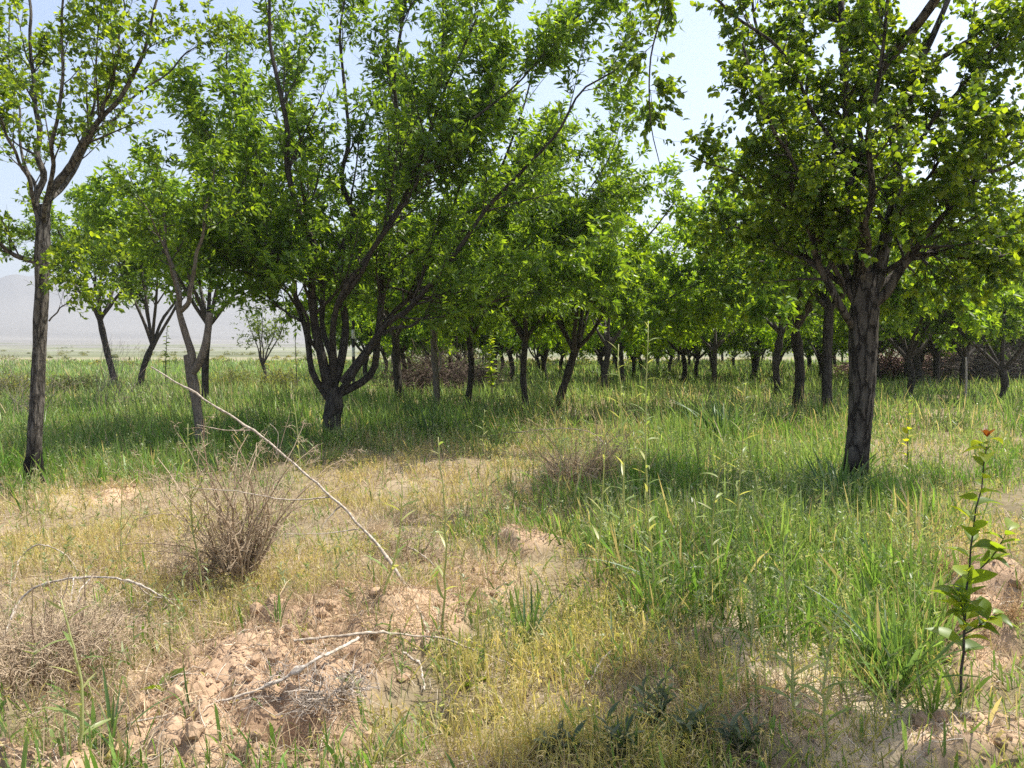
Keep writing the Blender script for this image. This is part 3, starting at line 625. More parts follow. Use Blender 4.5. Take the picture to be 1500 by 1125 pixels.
# ------------------------------------------------------------------ orchard trees behind
def orchard(name, u, vb, d, h, spread, trunkh, label, cols=ALM, dens=1.0, lean=0, leafL=.14, r=.16, group=None, nl=6, low=.0, bark=None, Wf=.45, n2=10, n3=10, nlf=11, pale=False):
    x = (u - 750) / FPX * d; z = Hs(x, d) - .05
    base = (x, d, z); f = np.array
    tr = [f([x, d, z]), f([x + lean * .3 + U(-.12, .12), d, z + trunkh * .5]), f([x + lean * .6, d, z + trunkh]), f([x + lean * .7, d, z + trunkh * 1.15])]
    top = tr[2]; L = []
    a0 = U(0, 6.28)
    for k in range(nl):
        a = a0 + k * 2 * math.pi / nl + U(-.3, .3); s = spread * U(.6, 1.05); hh = h * U(.75, 1.0)
        if k == nl - 1: s *= .3; hh = h
        e = f([top[0] + math.cos(a) * s + lean * .5, top[1] + math.sin(a) * s, z + hh])
        m1 = top + f([math.cos(a) * s * .35, math.sin(a) * s * .35, (hh - trunkh) * .28]); m2 = top + f([math.cos(a) * s * .72, math.sin(a) * s * .72, (hh - trunkh) * .62])
        L.append(([top - f([0, 0, .1 * U(0, 2)]), m1, m2, e], r * .55, r * .1))
        if low > 0 and k != nl - 1:
            e2 = f([top[0] + math.cos(a + .6) * s * 1.2, top[1] + math.sin(a + .6) * s * 1.2, z + trunkh + (h - trunkh) * low])
            L.append(([m1, .5 * (m1 + e2) + f([0, 0, .25]), e2], r * .25, r * .06))
    return tree(name, base, tr, [r, r * .85, r * .9, r * .6], L, dict(n=n2, t0=.22, length=(spread * .35, spread * .75), ang=(25, 65), K=5, up=.15, wob=.2, rr=.4),
                dict(n=n3, t0=.15, length=(.3, .75), ang=(30, 70), K=3, up=.05, rr=.5), dict(n=max(2, int(nlf * dens)), L=leafL, W=Wf, cols=cols, droop=.2),
                bark or M_barkD, M_far, label, "tree", group, twig=M_twigD, hi=False, leafmode=False, K1=8)
BR = ((.12, .22, .018), (.28, .41, .03))
MID = [
 # u, vb, d, h, spread, trunkh, lean, cols, label
 (170, 548, 27, 7.2, 2.3, 2.5, -.9, ALM, "dark tree with bent trunk, first behind the slender left tree"),
 (203, 548, 26, 7.6, 2.5, 1.6, .8, ALM, "forked dark tree whose trunk leans right beside the bent one"),
 (300, 560, 19, 6.4, 2.1, 2.2, .2, ALM, "dark trunked tree directly behind the pruned Y shaped tree"),
 (586, 560, 21, 5.6, 2.4, 1.9, -.2, ALM, "dark trunk just right of the big almond, before the brushwood"),
 (683, 570, 18.5, 5.4, 2.6, 1.9, .1, ALM, "straight dark trunk between the pale thin trunk and the yellow sapling"),
 (773, 578, 16.5, 5.6, 2.6, 2.2, .1, ALM, "straight grey trunk under the almond's long right branches"),
 (813, 572, 18, 5.8, 2.6, 1.5, .8, BR, "right leaning trunk with bright green crown right of centre"),
 (884, 553, 24, 6.0, 2.6, 1.6, .3, BR, "tall bright green tree whose top meets the sky gap"),
 (912, 548, 29, 6.2, 2.8, 1.6, .3, BR, "bright tree behind and right of the tall bright one"),
 (1047, 547, 29, 5.4, 3.2, 1.6, .0, BR, "vase shaped tree with low bright canopy centre right"),
 (1140, 555, 23, 5.2, 2.6, 1.9, .1, ALM, "dark straight trunk left of the paired grey trunks"),
 (1167, 580, 16.5, 5.0, 2.0, 2.2, .0, RND, "narrow grey trunk, farther of the pair left of the stout tree"),
 (1213, 585, 15.5, 5.2, 2.0, 2.4, .0, RND, "thick straight grey trunk standing close left of the stout tree"),
 (1345, 548, 27, 5.2, 2.8, 1.3, -.2, ALM, "left one of the two touching dark trees on the right"),
 (1372, 548, 27.5, 5.2, 2.8, 1.4, .3, ALM, "right one of the two touching dark trees on the right"),
 (1412, 550, 26, 5.2, 2.8, 1.5, .1, ALM, "dark forked tree behind the thin pale stake on the right"),
 (1465, 560, 20, 5.6, 3.0, 1.0, .1, ALM, "broad dark multi stemmed tree near the right edge"),
]
def copy_tree(root, loc, rz, sc, label, group):
    r = root.copy(); COL.objects.link(r); r.location = loc; r.rotation_euler = (0, 0, rz); r.scale = (sc, sc, sc)
    r["label"] = label
    if group: r["group"] = group
    for ch in list(root.children):
        c = ch.copy(); COL.objects.link(c); c.parent = r
    return r
MT = []; REUSE = {8: 7, 14: 13, 15: 13, 11: 12 - 2, 5: 4}
for i, (u, vb, d, h, s, th, ln, cols, lab) in enumerate(MID):
    if i in REUSE:
        x = (u - 750) / FPX * d; copy_tree(MT[REUSE[i]], (x, d, Hs(x, d) - .05), U(1, 5), U(.9, 1.08), lab, None); MT.append(None); continue
    MT.append(orchard("orchard_tree", u, vb, d, h, s, th, lab, cols=cols, lean=ln, r=(.06 + .0026 * d) * U(.75, 1.15), low=(.6 if u < 310 else U(.12, .4) if u < 1300 else .7), dens=(.75 if u > 1300 else 1) * 1.15 if cols is BR else 1, leafL=.155))
# far rows: five trees built, the rest are turned copies
protos = []
far = []
for i in range(100):
    row = i % 5
    dd = 33 + row * 9 + U(-2, 2); u = 545 + (i // 5) * 55 + U(-22, 22) + row * 17
    far.append((u, dd))
far += [(1330, 21.5), (640, 31)]
GF = "dark fruit trees filling the far orchard rows"
LF = "dark fruit tree in the far shaded rows of the orchard"
for i, (u, dd) in enumerate(far):
    x = (u - 750) / FPX * dd; z = Hs(x, dd) - .05
    if i < 5:
        t_ = orchard("far_tree", u, 0, dd, U(4.8, 5.8), U(2.4, 3.0), U(.9, 1.5), LF, cols=(ALM, BR, RND, ALM, BR)[i], lean=U(-.3, .3), r=.11, low=.25, group=GF, n2=8, n3=8, nlf=11, leafL=.19)
        protos.append(t_)
    else:
        copy_tree(protos[i % 5], (x, dd, z), U(0, 6.28), U(.85, 1.15), LF, GF)
# ------------------------------------------------------------------ loose things of the clearing
def tmpl(name, mat, col, prof, segs=6, fold=.25, curve=.25, tip=None, w=1.0, twist=0):
    """unit leaf or blade along +Y, face up +Z"""
    t = np.linspace(0, 1, segs + 1); pw = np.interp(t, np.linspace(0, 1, len(prof)), prof) * w * .5
    V = []; C = []
    tip = col if tip is None else tip
    for k, tt in enumerate(t):
        z = -curve * tt ** 2; c = np.array(col) * (1 - tt) + np.array(tip) * tt; y = tt - .12 * curve * tt ** 3; tw = twist * tt
        V += [[-pw[k] * math.cos(tw), y, z + fold * pw[k] - pw[k] * math.sin(tw)], [0, y, z], [pw[k] * math.cos(tw), y, z + fold * pw[k] + pw[k] * math.sin(tw)]]
        C += [c, c * .92, c]
    f = []
    for k in range(segs):
        f += [[3 * k, 3 * k + 1, 3 * k + 4, 3 * k + 3], [3 * k + 1, 3 * k + 2, 3 * k + 5, 3 * k + 4]]
    mb = MB(); mb.add(V, {4: f}, C); o = mb.build(name, mat); me = o.data; bpy.data.objects.remove(o); return me
OV = [.12, .62, .95, 1.0, .85, .5, .04]; LN = [.2, .7, 1.0, .95, .75, .4, .03]; BLD = [.55, .9, 1.0, .95, .8, .5, .04]
T_sap = [tmpl("leaf", M_round, c, OV, curve=cv, w=.60, twist=.5 - cv * 2, fold=.45) for c, cv in (((.17, .26, .04), .2), ((.25, .33, .045), .4), ((.12, .19, .035), .6))]
T_red = [tmpl("leaf", M_round, (.24, .085, .035), OV, curve=.3, w=.5)]
T_yel = [tmpl("leaf", M_round, c, OV, curve=.3, w=.55) for c in ((.26, .32, .02), (.36, .38, .03))]
T_nar = [tmpl("leaf", M_grass, c, LN, curve=cv, w=.13, segs=5) for c, cv in (((.20, .28, .08), .4), ((.28, .34, .12), .7), ((.36, .38, .15), .2))]
T_bld = [tmpl("blade", M_grass, c, BLD, curve=cv, w=.045, segs=8, tip=tp, twist=tw, fold=.6) for c, cv, tp, tw in
         (((.07, .15, .05), .1, (.12, .20, .07), .6), ((.09, .17, .07), .35, (.15, .22, .09), -.8), ((.06, .13, .05), .75, (.10, .17, .06), .4))]
T_bg = [tmpl("blade", M_grass, c, BLD, curve=cv, w=.035, segs=8, tip=tp, twist=tw, fold=.5) for c, cv, tp, tw in
         (((.09, .19, .03), .15, (.17, .27, .05), .6), ((.11, .22, .03), .5, (.2, .3, .06), -.8), ((.08, .16, .03), .85, (.15, .24, .05), .4))]
def place(me, name, root, b, D, Nn, L, parent=None):
    D = Vector(D).normalized(); S_ = D.cross(Vector(Nn)).normalized(); N2 = S_.cross(D)
    M = Matrix((S_, D, N2)).transposed().to_4x4() @ Matrix.Scale(L, 4)
    M.translation = Vector(b) - root.location
    o = bpy.data.objects.new(name, me); COL.objects.link(o); o.parent = parent or root; o.matrix_local = M; return o
def clump(u, v, n, L, T, label, spread=.05, lean=.35, name="grass_clump", cat="grass clump", bias=(0, 0), group=None):
    p = GH(u, v); root = thing(name, p, label, cat, group)
    for k in range(n):
        a = U(0, 6.28); q = abs(R.normal()) * lean; D = Vector((math.cos(a) * q + bias[0], math.sin(a) * q + bias[1], 1))
        b = p + Vector((math.cos(a), math.sin(a), 0)) * spread * R.random(); b.z = Hs(b.x, b.y) - .01
        place(T[int(R.integers(len(T)))], "blade", root, b, D, Vector((-math.cos(a), -math.sin(a), .4)) + Vector(R.normal(size=3) * .6), L * U(.5, 1.15))
    return root
for args in [
 (775, 940, 11, .30, T_bld, "upright dark green grass clump in the middle, beside the bare soil", .05, .18),
 (405, 912, 6, .20, T_bld, "small dark grass clump standing above the left soil heap", .03, .2),
 (165, 1092, 11, .36, T_bld, "arching grey green clump at the bottom left on the soil", .04, .4),
 (278, 1032, 3, .22, T_bld, "few upright blades in the middle of the left soil heap", .03, .12),
 (985, 885, 24, .42, T_bld, "large bluish clump right of centre, left end of the green sward", .12, .3),
 (1145, 905, 16, .30, T_bg, "bright clump just above the pale sand on the right", .12, .4),
 (1310, 1000, 30, .40, T_bld, "thick broad bladed clump left of the red tipped sapling", .12, .35),
 (1365, 1050, 12, .28, T_bg, "bright green clump at the foot of the red tipped sapling", .08, .35),
 (885, 965, 7, .22, T_bld, "small dark clump right of the middle upright clump", .05, .25),
 (1120, 1118, 7, .16, T_bld, "short broad clump in the shade at the bottom edge", .05, .3),
 (1180, 1120, 8, .16, T_bg, "short yellow green clump at the bottom right edge", .05, .3),
 (555, 1122, 8, .20, T_bld, "dark clump at the bottom edge left of centre", .05, .3),
 (1180, 800, 30, .42, T_bg, "long bladed bright clump below the stout tree trunk", .16, .35),
 (1270, 830, 18, .32, T_bg, "bright clump on the slope below and right of the stout trunk", .12, .4),
 (55, 700, 26, .45, T_bg, "fresh green clump at the foot of the slender left tree", .14, .3),
 (275, 665, 34, .55, T_bg, "long arching bright clump left of the pruned tree foot", .28, .6),
 (470, 680, 34, .42, T_bg, "lush bright clump below the big almond, left of its trunk", .3, .45),
 (1230, 735, 60, .50, T_bld, "dark clump hugging the base of the stout trunk", .24, .45),
 (1060, 650, 70, .80, T_bld, "dark bluish stand of blades in the middle distance right", .35, .4),
 (640, 640, 60, .55, T_bld, "blue green stand of blades right of the almond trunk", .35, .4),
]:
    clump(*args)
for k, (u, v, n) in enumerate([(240, 1012, 5), (690, 1003, 5), (1205, 1010, 4), (1005, 1095, 26), (930, 1118, 22)]):
    clump(u, v, n, .085 if k < 3 else .22, [T_sap[2], T_sap[0]] if k < 2 else T_bld, ["lime leafed seedling on the left soil heap", "broad leafed seedling below the middle soil, by the stick end", "tiny seedling on the pale sand",
          "grey leafed rosette plant in the bottom shade", "small dark rosette plant beside the grey one in the shade"][k], .03, .7, "seedling", "seedling")

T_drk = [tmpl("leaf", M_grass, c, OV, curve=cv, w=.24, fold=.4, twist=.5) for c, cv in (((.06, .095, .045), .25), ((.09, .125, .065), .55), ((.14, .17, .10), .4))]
for k, (u, v, lab) in enumerate([(960, 1075, "tallest grey green leafy plant in the bottom shade patch"), (1010, 1100, "dark leafy plant right of the tallest one in the bottom shade"), (900, 1115, "dark leafy plant left of the tallest one in the bottom shade"),
                             (1085, 1112, "leafy plant at the right end of the bottom shade patch"), (820, 1118, "small leafy plant at the left end of the bottom shade patch")]):
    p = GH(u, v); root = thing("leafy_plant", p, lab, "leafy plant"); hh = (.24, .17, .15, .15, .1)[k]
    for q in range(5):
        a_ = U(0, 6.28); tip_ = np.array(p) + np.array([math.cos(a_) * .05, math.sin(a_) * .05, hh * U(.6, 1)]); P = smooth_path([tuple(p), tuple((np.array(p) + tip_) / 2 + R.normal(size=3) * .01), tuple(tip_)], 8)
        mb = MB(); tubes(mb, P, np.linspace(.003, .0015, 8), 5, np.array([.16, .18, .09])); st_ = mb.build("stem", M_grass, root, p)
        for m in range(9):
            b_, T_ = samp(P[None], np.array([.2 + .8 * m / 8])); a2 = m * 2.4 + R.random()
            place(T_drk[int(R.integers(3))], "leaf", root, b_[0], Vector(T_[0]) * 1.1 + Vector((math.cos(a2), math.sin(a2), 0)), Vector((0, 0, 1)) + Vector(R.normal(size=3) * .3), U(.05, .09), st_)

def weed(u, v, vt, du, n, label, T=T_nar, Ll=.13, r=.007, branches=0, mat=None, name="tall_weed", cat="weed", t0=.1, both=False):
    p = GH(u, v); d = p.y; top = W(u + du, vt, d * U(.97, 1.03)); root = thing(name, p, label, cat)
    K = 14; mid = (p + top) / 2 + Vector((U(-.04, .04), U(-.03, .03), 0))
    P = smooth_path([tuple(p - Vector((0, 0, .02))), tuple(mid), tuple(top)], K); P += R.normal(size=P.shape) * .003
    mb = MB(); tubes(mb, P, np.linspace(r, r * .35, K), 6, np.array([.42, .45, .22])); mb.build("stem", mat or M_grass, root, p)
    PP = P[None]; st = [(P, 1, None)]
    if branches:
        C, Rc = grow(PP, np.full((1, K), r), branches, .2, (.18, .38), (35, 65), K=7, up=.5, rr=.6, t1=.72)
        for c, rc in zip(C, Rc):
            mb = MB(); tubes(mb, c, rc, 5, np.array([.36, .35, .16])); so_ = mb.build("side_stem", mat or M_grass, root, p); st.append((c, .6, so_))
    for (Q, w_, po) in st:
        m = max(3, int(n * w_ * (1 if w_ == 1 else .5)))
        for k in range(m):
            t = t0 + (1 - t0) * (k + R.random() * .6) / m; b, T_ = samp(Q[None], np.array([t])); a = k * 2.4 + R.random()
            D = Vector(T_[0]) * .9 + Vector((math.cos(a), math.sin(a), -.1)) * U(.7, 1.3)
            place(T[int(R.integers(len(T)))], "leaf", root, b[0], D, Vector((0, 0, 1)) + Vector(R.normal(size=3) * .3), Ll * U(.6, 1.25) * (1.15 - .5 * t), po)
    return root
for args in [
 (648, 925, 640, -6, 16, "single tall weed stalk right of the long leaning stick's foot"),
 (910, 880, 505, -4, 26, "tall thin weed with pale top, left of the two centre right stalks"),
 (962, 900, 470, -12, 34, "tallest weed stalk reaching up to the far tree trunks"),
 (1075, 860, 560, 18, 26, "leaning narrow leafed weed at the left of the green sward"),
 (1130, 800, 560, -42, 24, "weed stalk leaning left in front of the dark blade stand"),
 (1040, 900, 640, 20, 26, "leafy weed rising from the bluish clump"),
 (875, 860, 620, 12, 16, "thin brownish weed left of the tall centre right stalks"),
 (820, 740, 590, 8, 14, "small yellowish weed in the tan grass right of centre"),
 (700, 700, 600, 10, 14, "yellow green weed behind the tan strip at the centre"),
 (560, 870, 700, 28, 14, "weed leaning right beside the lower half of the long stick"),
 (1165, 1060, 800, -18, 30, "feathery weed standing on the pale sand"),
 (1215, 1110, 900, 10, 30, "bushy narrow leafed weed at the bottom right"),
 (1100, 960, 790, 10, 20, "slim weed at the left border of the pale sand"),
 (1480, 700, 590, -20, 16, "pale weed at the right edge above the red tipped sapling"),
 (120, 1100, 880, -30, 10, "thin brown weed at the lower left on the soil edge"),
 (440, 700, 560, -14, 10, "dark thin stalk left of the almond trunk"),
]:
    weed(*args)
weed(300, 880, 620, -25, 20, "branching yellowish weed left of the dry bush under the leaning stick", branches=9, Ll=.07, r=.006)
weed(190, 900, 700, -10, 12, "smaller branching weed beside the white arched branch", branches=5, Ll=.06, r=.004)
weed(780, 640, 575, 12, 14, "bushy yellow green weed in the middle distance centre", branches=7, Ll=.09, r=.006)
# saplings
sp_ = weed(1405, 1040, 655, 40, 30, "young sapling at the right with lime leaves and red tip", T=T_sap, Ll=.125, r=.006, branches=3, mat=M_twigD, name="sapling", cat="sapling", t0=.22)
tp = W(1446, 640, GH(1405, 1040).y)
for k in range(5): 
    o = place(T_red[0], "leaf", sp_, tp, Vector((math.cos(k * 1.3), math.sin(k * 1.3), 1.8)), Vector((math.cos(k * 1.3 + 3.14), math.sin(k * 1.3 + 3.14), .5)), .048)
    if k == 0: tag(o, "young rust red leaf at the tip")
for k in range(4): place(T_sap[1], "leaf", sp_, tp - Vector((0, 0, .01 + .02 * k)), Vector((math.cos(k * 1.25 + .4), math.sin(k * 1.25 + .4), .15)), Vector((0, 0, 1)), .095)
weed(1328, 690, 585, 2, 14, "small yellow leafed sapling right of the stout trunk", T=T_yel, Ll=.11, r=.006, mat=M_twigD, name="sapling", cat="sapling", t0=.15)
weed(721, 590, 480, -2, 60, "leafy lime sapling between the dark trunks near the centre", T=T_sap, Ll=.22, r=.02, mat=M_twigD, name="sapling", cat="sapling", t0=.2)
weed(243, 568, 478, 2, 30, "small dark sapling between the bent trees and the pruned tree", T=T_sap[2:], Ll=.17, r=.02, mat=M_twigD, name="sapling", cat="sapling", t0=.3)
weed(436, 575, 470, -4, 22, "thin leafy rod standing left of the almond stems", T=T_sap[2:], Ll=.10, r=.02, mat=M_twigD, name="sapling", cat="sapling", t0=.2)
weed(645, 572, 520, 4, 12, "tiny yellow leafed shoot at the foot of the pale thin trunk", T=T_yel, Ll=.18, r=.012, mat=M_twigD, name="sapling", cat="sapling")

# sticks
def stick(pts, r0, r1, mat, label, name="stick", cat="stick", twigs=(), base=None, K=40, fine=0, finecol=None):
    P = smooth_path(pts, K); L = np.linalg.norm(P[-1] - P[0]); P[1:-1] += R.normal(size=(K - 2, 3)) * r0 * .18; kk = np.cumsum(R.normal(size=(K, 3)) * r0 * .35, 0); kk -= np.linspace(0, 1, K)[:, None] * kk[-1]; P += kk
    root = thing(name, tuple(P[0] if base is None else base), label, cat); off = root.location
    rr = np.linspace(r0, r1, K) * (1 + .06 * R.normal(size=K))
    for q in R.integers(3, K - 3, 7): rr[q] *= 1.45
    mb = MB(); tubes(mb, P, rr, 9); mb.build("shaft", mat, root, off)
    for (tp_, a, c) in twigs:
        Q = smooth_path(tp_, 18); mb = MB(); Q[1:] += R.normal(size=(17, 3)) * a * .3; tubes(mb, Q, np.linspace(a, c, 18), 6); mb.build("twig", mat, root, off)
    if fine:
        mb = MB(); C, Rc = grow(P[None], rr[None] * .6, fine, .2, (.08, .3), (30, 80), K=7, up=-.3, wob=.6); tubes(mb, C, Rc * .6, 4)
        C2, Rc2 = grow(C, Rc * .6, 3, .2, (.04, .14), (30, 80), K=5, up=-.2, wob=.6); tubes(mb, C2, Rc2 * .6, 3)
        o = mb.build("twiglets", mat, root, off); o["kind"] = "stuff"
    return root
g = GH(632, 928); e = W(222, 538, 5.1)
m1 = W(575, 830, 4.2); m2 = W(500, 740, 4.4); m3 = W(365, 628, 4.75)
stick([tuple(g - Vector((0, 0, .03))), tuple(m1), tuple(m2), tuple(m3), tuple(e)], .0095, .0045, M_twigP, "long thin bare stick leaning from the soil up to the left",
      twigs=[([tuple(W(487, 728, 4.43)), tuple(W(420, 732, 4.4)), tuple(W(350, 720, 4.35)), tuple(W(282, 715, 4.3))], .0045, .002),
             ([tuple(W(525, 775, 4.33)), tuple(W(470, 782, 4.3)), tuple(W(415, 782, 4.25))], .0035, .0015),
             ([tuple(W(368, 630, 4.74)), tuple(W(330, 630, 4.7)), tuple(W(288, 622, 4.6))], .004, .0015),
             ([tuple(W(500, 740, 4.4)), tuple(W(480, 760, 4.35)), tuple(W(470, 775, 4.3))], .005, .002),
             ([tuple(W(405, 665, 4.6)), tuple(W(407, 635, 4.6)), tuple(W(395, 620, 4.6))], .003, .0015)])
g0 = GH(4, 935); g1 = GH(272, 893); dd = .5 * (g0.y + g1.y)
stick([tuple(g0), tuple(W(25, 878, dd)), tuple(W(75, 852, dd)), tuple(W(135, 843, dd)), tuple(W(200, 856, dd)), tuple(g1)], .0075, .005, M_stickW, "pale bleached branch arched over the grass at the left",
      twigs=[([tuple(W(108, 846, dd)), tuple(W(106, 862, dd - .1)), tuple(W(103, 882, dd - .2))], .004, .002), ([tuple(W(136, 844, dd)), tuple(W(118, 864, dd - .1)), tuple(W(114, 885, dd - .2))], .0045, .002),
             ([tuple(W(200, 856, dd)), tuple(W(225, 874, dd + .1)), tuple(W(290, 880, dd + .1))], .004, .002)], fine=8)
stick([tuple(GH(20, 850)), tuple(W(30, 818, 4.9)), tuple(W(62, 798, 4.9)), tuple(W(95, 812, 4.9)), tuple(GH(118, 842))], .006, .003, M_twigP, "thin tan arched twig above the bleached one at the far left")
stick([tuple(GH(525, 965) + Vector((0, 0, .09))), tuple(GH(470, 992) + Vector((0, 0, .07))), tuple(GH(430, 1008) + Vector((0, 0, .04))), tuple(GH(330, 1040) + Vector((0, 0, .02))), tuple(GH(185, 1065) + Vector((0, 0, .01)))], .008, .004, M_stickW,
      "grey bleached branch lying across the left soil heap", fine=7)
stick([tuple(GH(430, 960) + Vector((0, 0, .05))), tuple(GH(540, 952) + Vector((0, 0, .08))), tuple(GH(640, 955) + Vector((0, 0, .06))), tuple(GH(730, 980) + Vector((0, 0, .04))), tuple(GH(800, 1005) + Vector((0, 0, .03)))], .006, .003, M_twigP,
      "thin curved branch lying right of the bleached one on soil", fine=10)
stick([tuple(GH(590, 975) + Vector((0, 0, .06))), tuple(GH(612, 985) + Vector((0, 0, .06))), tuple(GH(622, 1018) + Vector((0, 0, .02)))], .006, .004, M_stickW, "short hooked white root poking from the soil")
stick([tuple(GH(860, 1010) + Vector((0, 0, .02))), tuple(GH(893, 975) + Vector((0, 0, .06))), tuple(GH(912, 960) + Vector((0, 0, .06)))], .004, .003, M_stickW, "small white twig lying in the yellow grass")
stick([tuple(GH(1440, 900)), tuple(GH(1470, 893) + Vector((0, 0, .02))), tuple(GH(1530, 888) + Vector((0, 0, .01)))], .006, .004, M_twigP, "grey root sticking out of the bank at the right edge", fine=5)
stick([tuple(GH(545, 790)), tuple(W(600, 800, 5.2)), tuple(GH(665, 860) + Vector((0, 0, .03)))], .006, .003, M_twigP, "short dull twig crossing behind the long leaning stick", fine=4)
stick([tuple(GH(690, 640)), tuple(W(850, 630, 9.8)), tuple(GH(905, 690))], .008, .004, M_twigP, "bent grey twig lying over the small dark twig heap", fine=6)

# dead bushes: balls of curled dry twigs
def bush(u, v, rx, rz, n, label, c1, c2, ry=None, name="dry_bush", cat="dry bush", th=.0018, ln=.22, flat=False):
    p = GH(u, v); root = thing(name, p, label, cat); ry = ry or rx * .8
    ns = max(8, n // 40); K = 7; a = U(0, 6.28, ns); q = np.sqrt(R.random(ns))
    D = nrm(np.stack([np.cos(a) * q * rx / rz, np.sin(a) * q * ry / rz, U(.35, 1.1, ns)], -1)); C = np.zeros((ns, K, 3))
    C[:, 0] = np.array(p) + np.stack([np.cos(a) * q * rx * .45, np.sin(a) * q * ry * .45, np.zeros(ns)], -1); L = np.hypot(rz, rx * .5) * U(.55, 1.15, ns); bend = R.normal(size=(ns, 3)) * .5
    for k in range(1, K): D = nrm(D + bend / K + R.normal(size=(ns, 3)) * .16 - np.array([0, 0, .04])); C[:, k] = C[:, k - 1] + D * (L / (K - 1))[:, None]
    r1 = np.tile(np.linspace(th * 3.4, th, K), (ns, 1)) * U(.4, 1.5, (ns, 1))
    C2, r2 = grow(C, r1, 7, .12, (ln * .5, ln * 1.2), (25, 75), K=6, up=.1, wob=.7, rr=.6)
    C3, r3 = grow(C2, r2, 5, .1, (ln * .2, ln * .6), (30, 85), K=5, up=0, wob=1.3, rr=.7)
    for Q in (C, C2, C3): Q[:, :, 2] = np.maximum(Q[:, :, 2], p.z - .01)
    mb = MB(); tubes(mb, C, r1, 4, mixcol(c1, c2, R.random(ns) * .6), cap=False); mb.build("stems", M_col, root, p)["kind"] = "stuff"
    mb = MB()
    for Q, r in ((C2, r2), (C3, r3)): tubes(mb, Q, np.maximum(r, th * .45), 3, mixcol(c1, c2, R.random(len(Q))), cap=False)
    mb.build("twig_tangle", M_col, root, p)["kind"] = "stuff"
    return root
BC = ((.27, .195, .13), (.60, .48, .33))
bush(352, 855, .15, 1.0, 2800, "tall brown dead bush beneath the long leaning stick", *BC, ry=.16, ln=.17)
bush(300, 850, .22, .30, 1100, "low brown spill of dead twigs left of the tall dead bush", *BC)
bush(60, 1000, .40, .42, 3400, "round brown dead bush under the arched branch at left", *BC)
bush(848, 715, .40, .75, 1700, "thin reddish dead bush behind the dark twig heap", (.34, .24, .13), (.58, .45, .28), th=.002, ln=.3)
bush(845, 705, .45, .20, 1500, "low heap of dark grey twigs at the centre right", (.12, .10, .085), (.34, .29, .25), th=.0028, ln=.4, name="twig_heap", cat="twig heap")
bush(475, 1010, .24, .05, 420, "flat tangle of grey rootlets on the left soil heap", (.16, .13, .10), (.52, .45, .38), name="twig_heap", cat="twig heap")
bush(1455, 900, .25, .15, 700, "rusty dead grass mat on the right hand bank", (.34, .21, .10), (.50, .34, .18), th=.0015, ln=.14)
bush(1385, 850, .20, .16, 800, "rusty dry tuft left of the red tipped sapling", (.38, .25, .13), (.55, .40, .24), th=.0014, ln=.16)
bush(600, 820, .22, .22, 800, "grey brown dead weed right of the long leaning stick", *BC, th=.0015, ln=.18)
ST = ((.50, .40, .27), (.66, .55, .40))
def tuft(u, v, n, L, label, bias=(.2, 0)):
    p = GH(u, v); root = thing("dry_tuft", p, label, "dry tuft"); b = np.array(p)[None] + np.c_[R.normal(size=(n, 2)) * .05, np.zeros(n)]
    mb = MB(); strips(mb, b, upd(n, .45, bias), L * U(.5, 1.1, n), .0035, U(.1, .8, n), 5, mixcol(*ST, R.random(n)), mixcol((.62, .48, .34), ST[1], R.random(n)))
    o = mb.build("straw", M_straw, root, p); o["kind"] = "stuff"
tuft(545, 790, 420, .30, "pale straw tuft swept right in the middle of the clearing", (.35, 0))
tuft(590, 770, 260, .24, "smaller straw tuft right of the pale swept one", (.2, 0))
tuft(200, 800, 260, .16, "greyish fluffy tuft left of the branching weed", (-.2, 0))
tuft(15, 790, 160, .14, "pale fluffy tuft at the left edge in yellow grass", (0, 0))
tuft(330, 775, 160, .22, "straw tuft between the two parts of dead bush", (-.1, 0))
tuft(1130, 1010, 120, .16, "thin straw tuft left of the feathery weed", (-.2, 0))

# brushwood pile and other things among the trees
p_ = W(650, 560, 24)
def brush(x, y, rx, ry, rz, n, label, c1, c2, th=.012, ln=1.3, name="brushwood_pile", cat="brushwood"):
    z = Hs(x, y); root = thing(name, (x, y, z), label, cat); K = 5
    a = U(0, 6.28, n); q = R.random(n) ** .5; h = R.random(n) ** 1.3
    b = np.stack([x + np.cos(a) * q * rx, y + np.sin(a) * q * ry, z + h * rz * (1 - .5 * q ** 2)], -1); D = nrm(R.normal(size=(n, 3)) * np.array([1, 1, .5])); C = np.zeros((n, K, 3)); C[:, 0] = b
    for k in range(1, K): D = nrm(D + R.normal(size=(n, 3)) * .35); C[:, k] = C[:, k - 1] + D * ln / (K - 1)
    C[..., 2] = np.maximum(C[..., 2], z)
    mb = MB(); tubes(mb, C, np.tile(np.linspace(th, th * .4, K), (n, 1)), 3, mixcol(c1, c2, R.random(n)), cap=False); o = mb.build("twigs", M_col, root, (x, y, z)); o["kind"] = "stuff"
brush((655 - 750) / FPX * 25, 25, 1.7, 1.2, 1.2, 1100, "dark reddish pile of cut brushwood between the left centre trunks", (.06, .045, .035), (.17, .125, .095))
brush((1370 - 750) / FPX * 36, 36, 4.5, 1.2, 1.3, 1500, "long pinkish brown brushwood bank behind the right hand trees", (.20, .13, .11), (.36, .25, .21), th=.026)
brush((1470 - 750) / FPX * 31, 31, 3, 1.2, 2.2, 900, "loose grey brushwood behind the broad right edge tree", (.12, .10, .09), (.30, .26, .23), th=.012, ln=1.8)
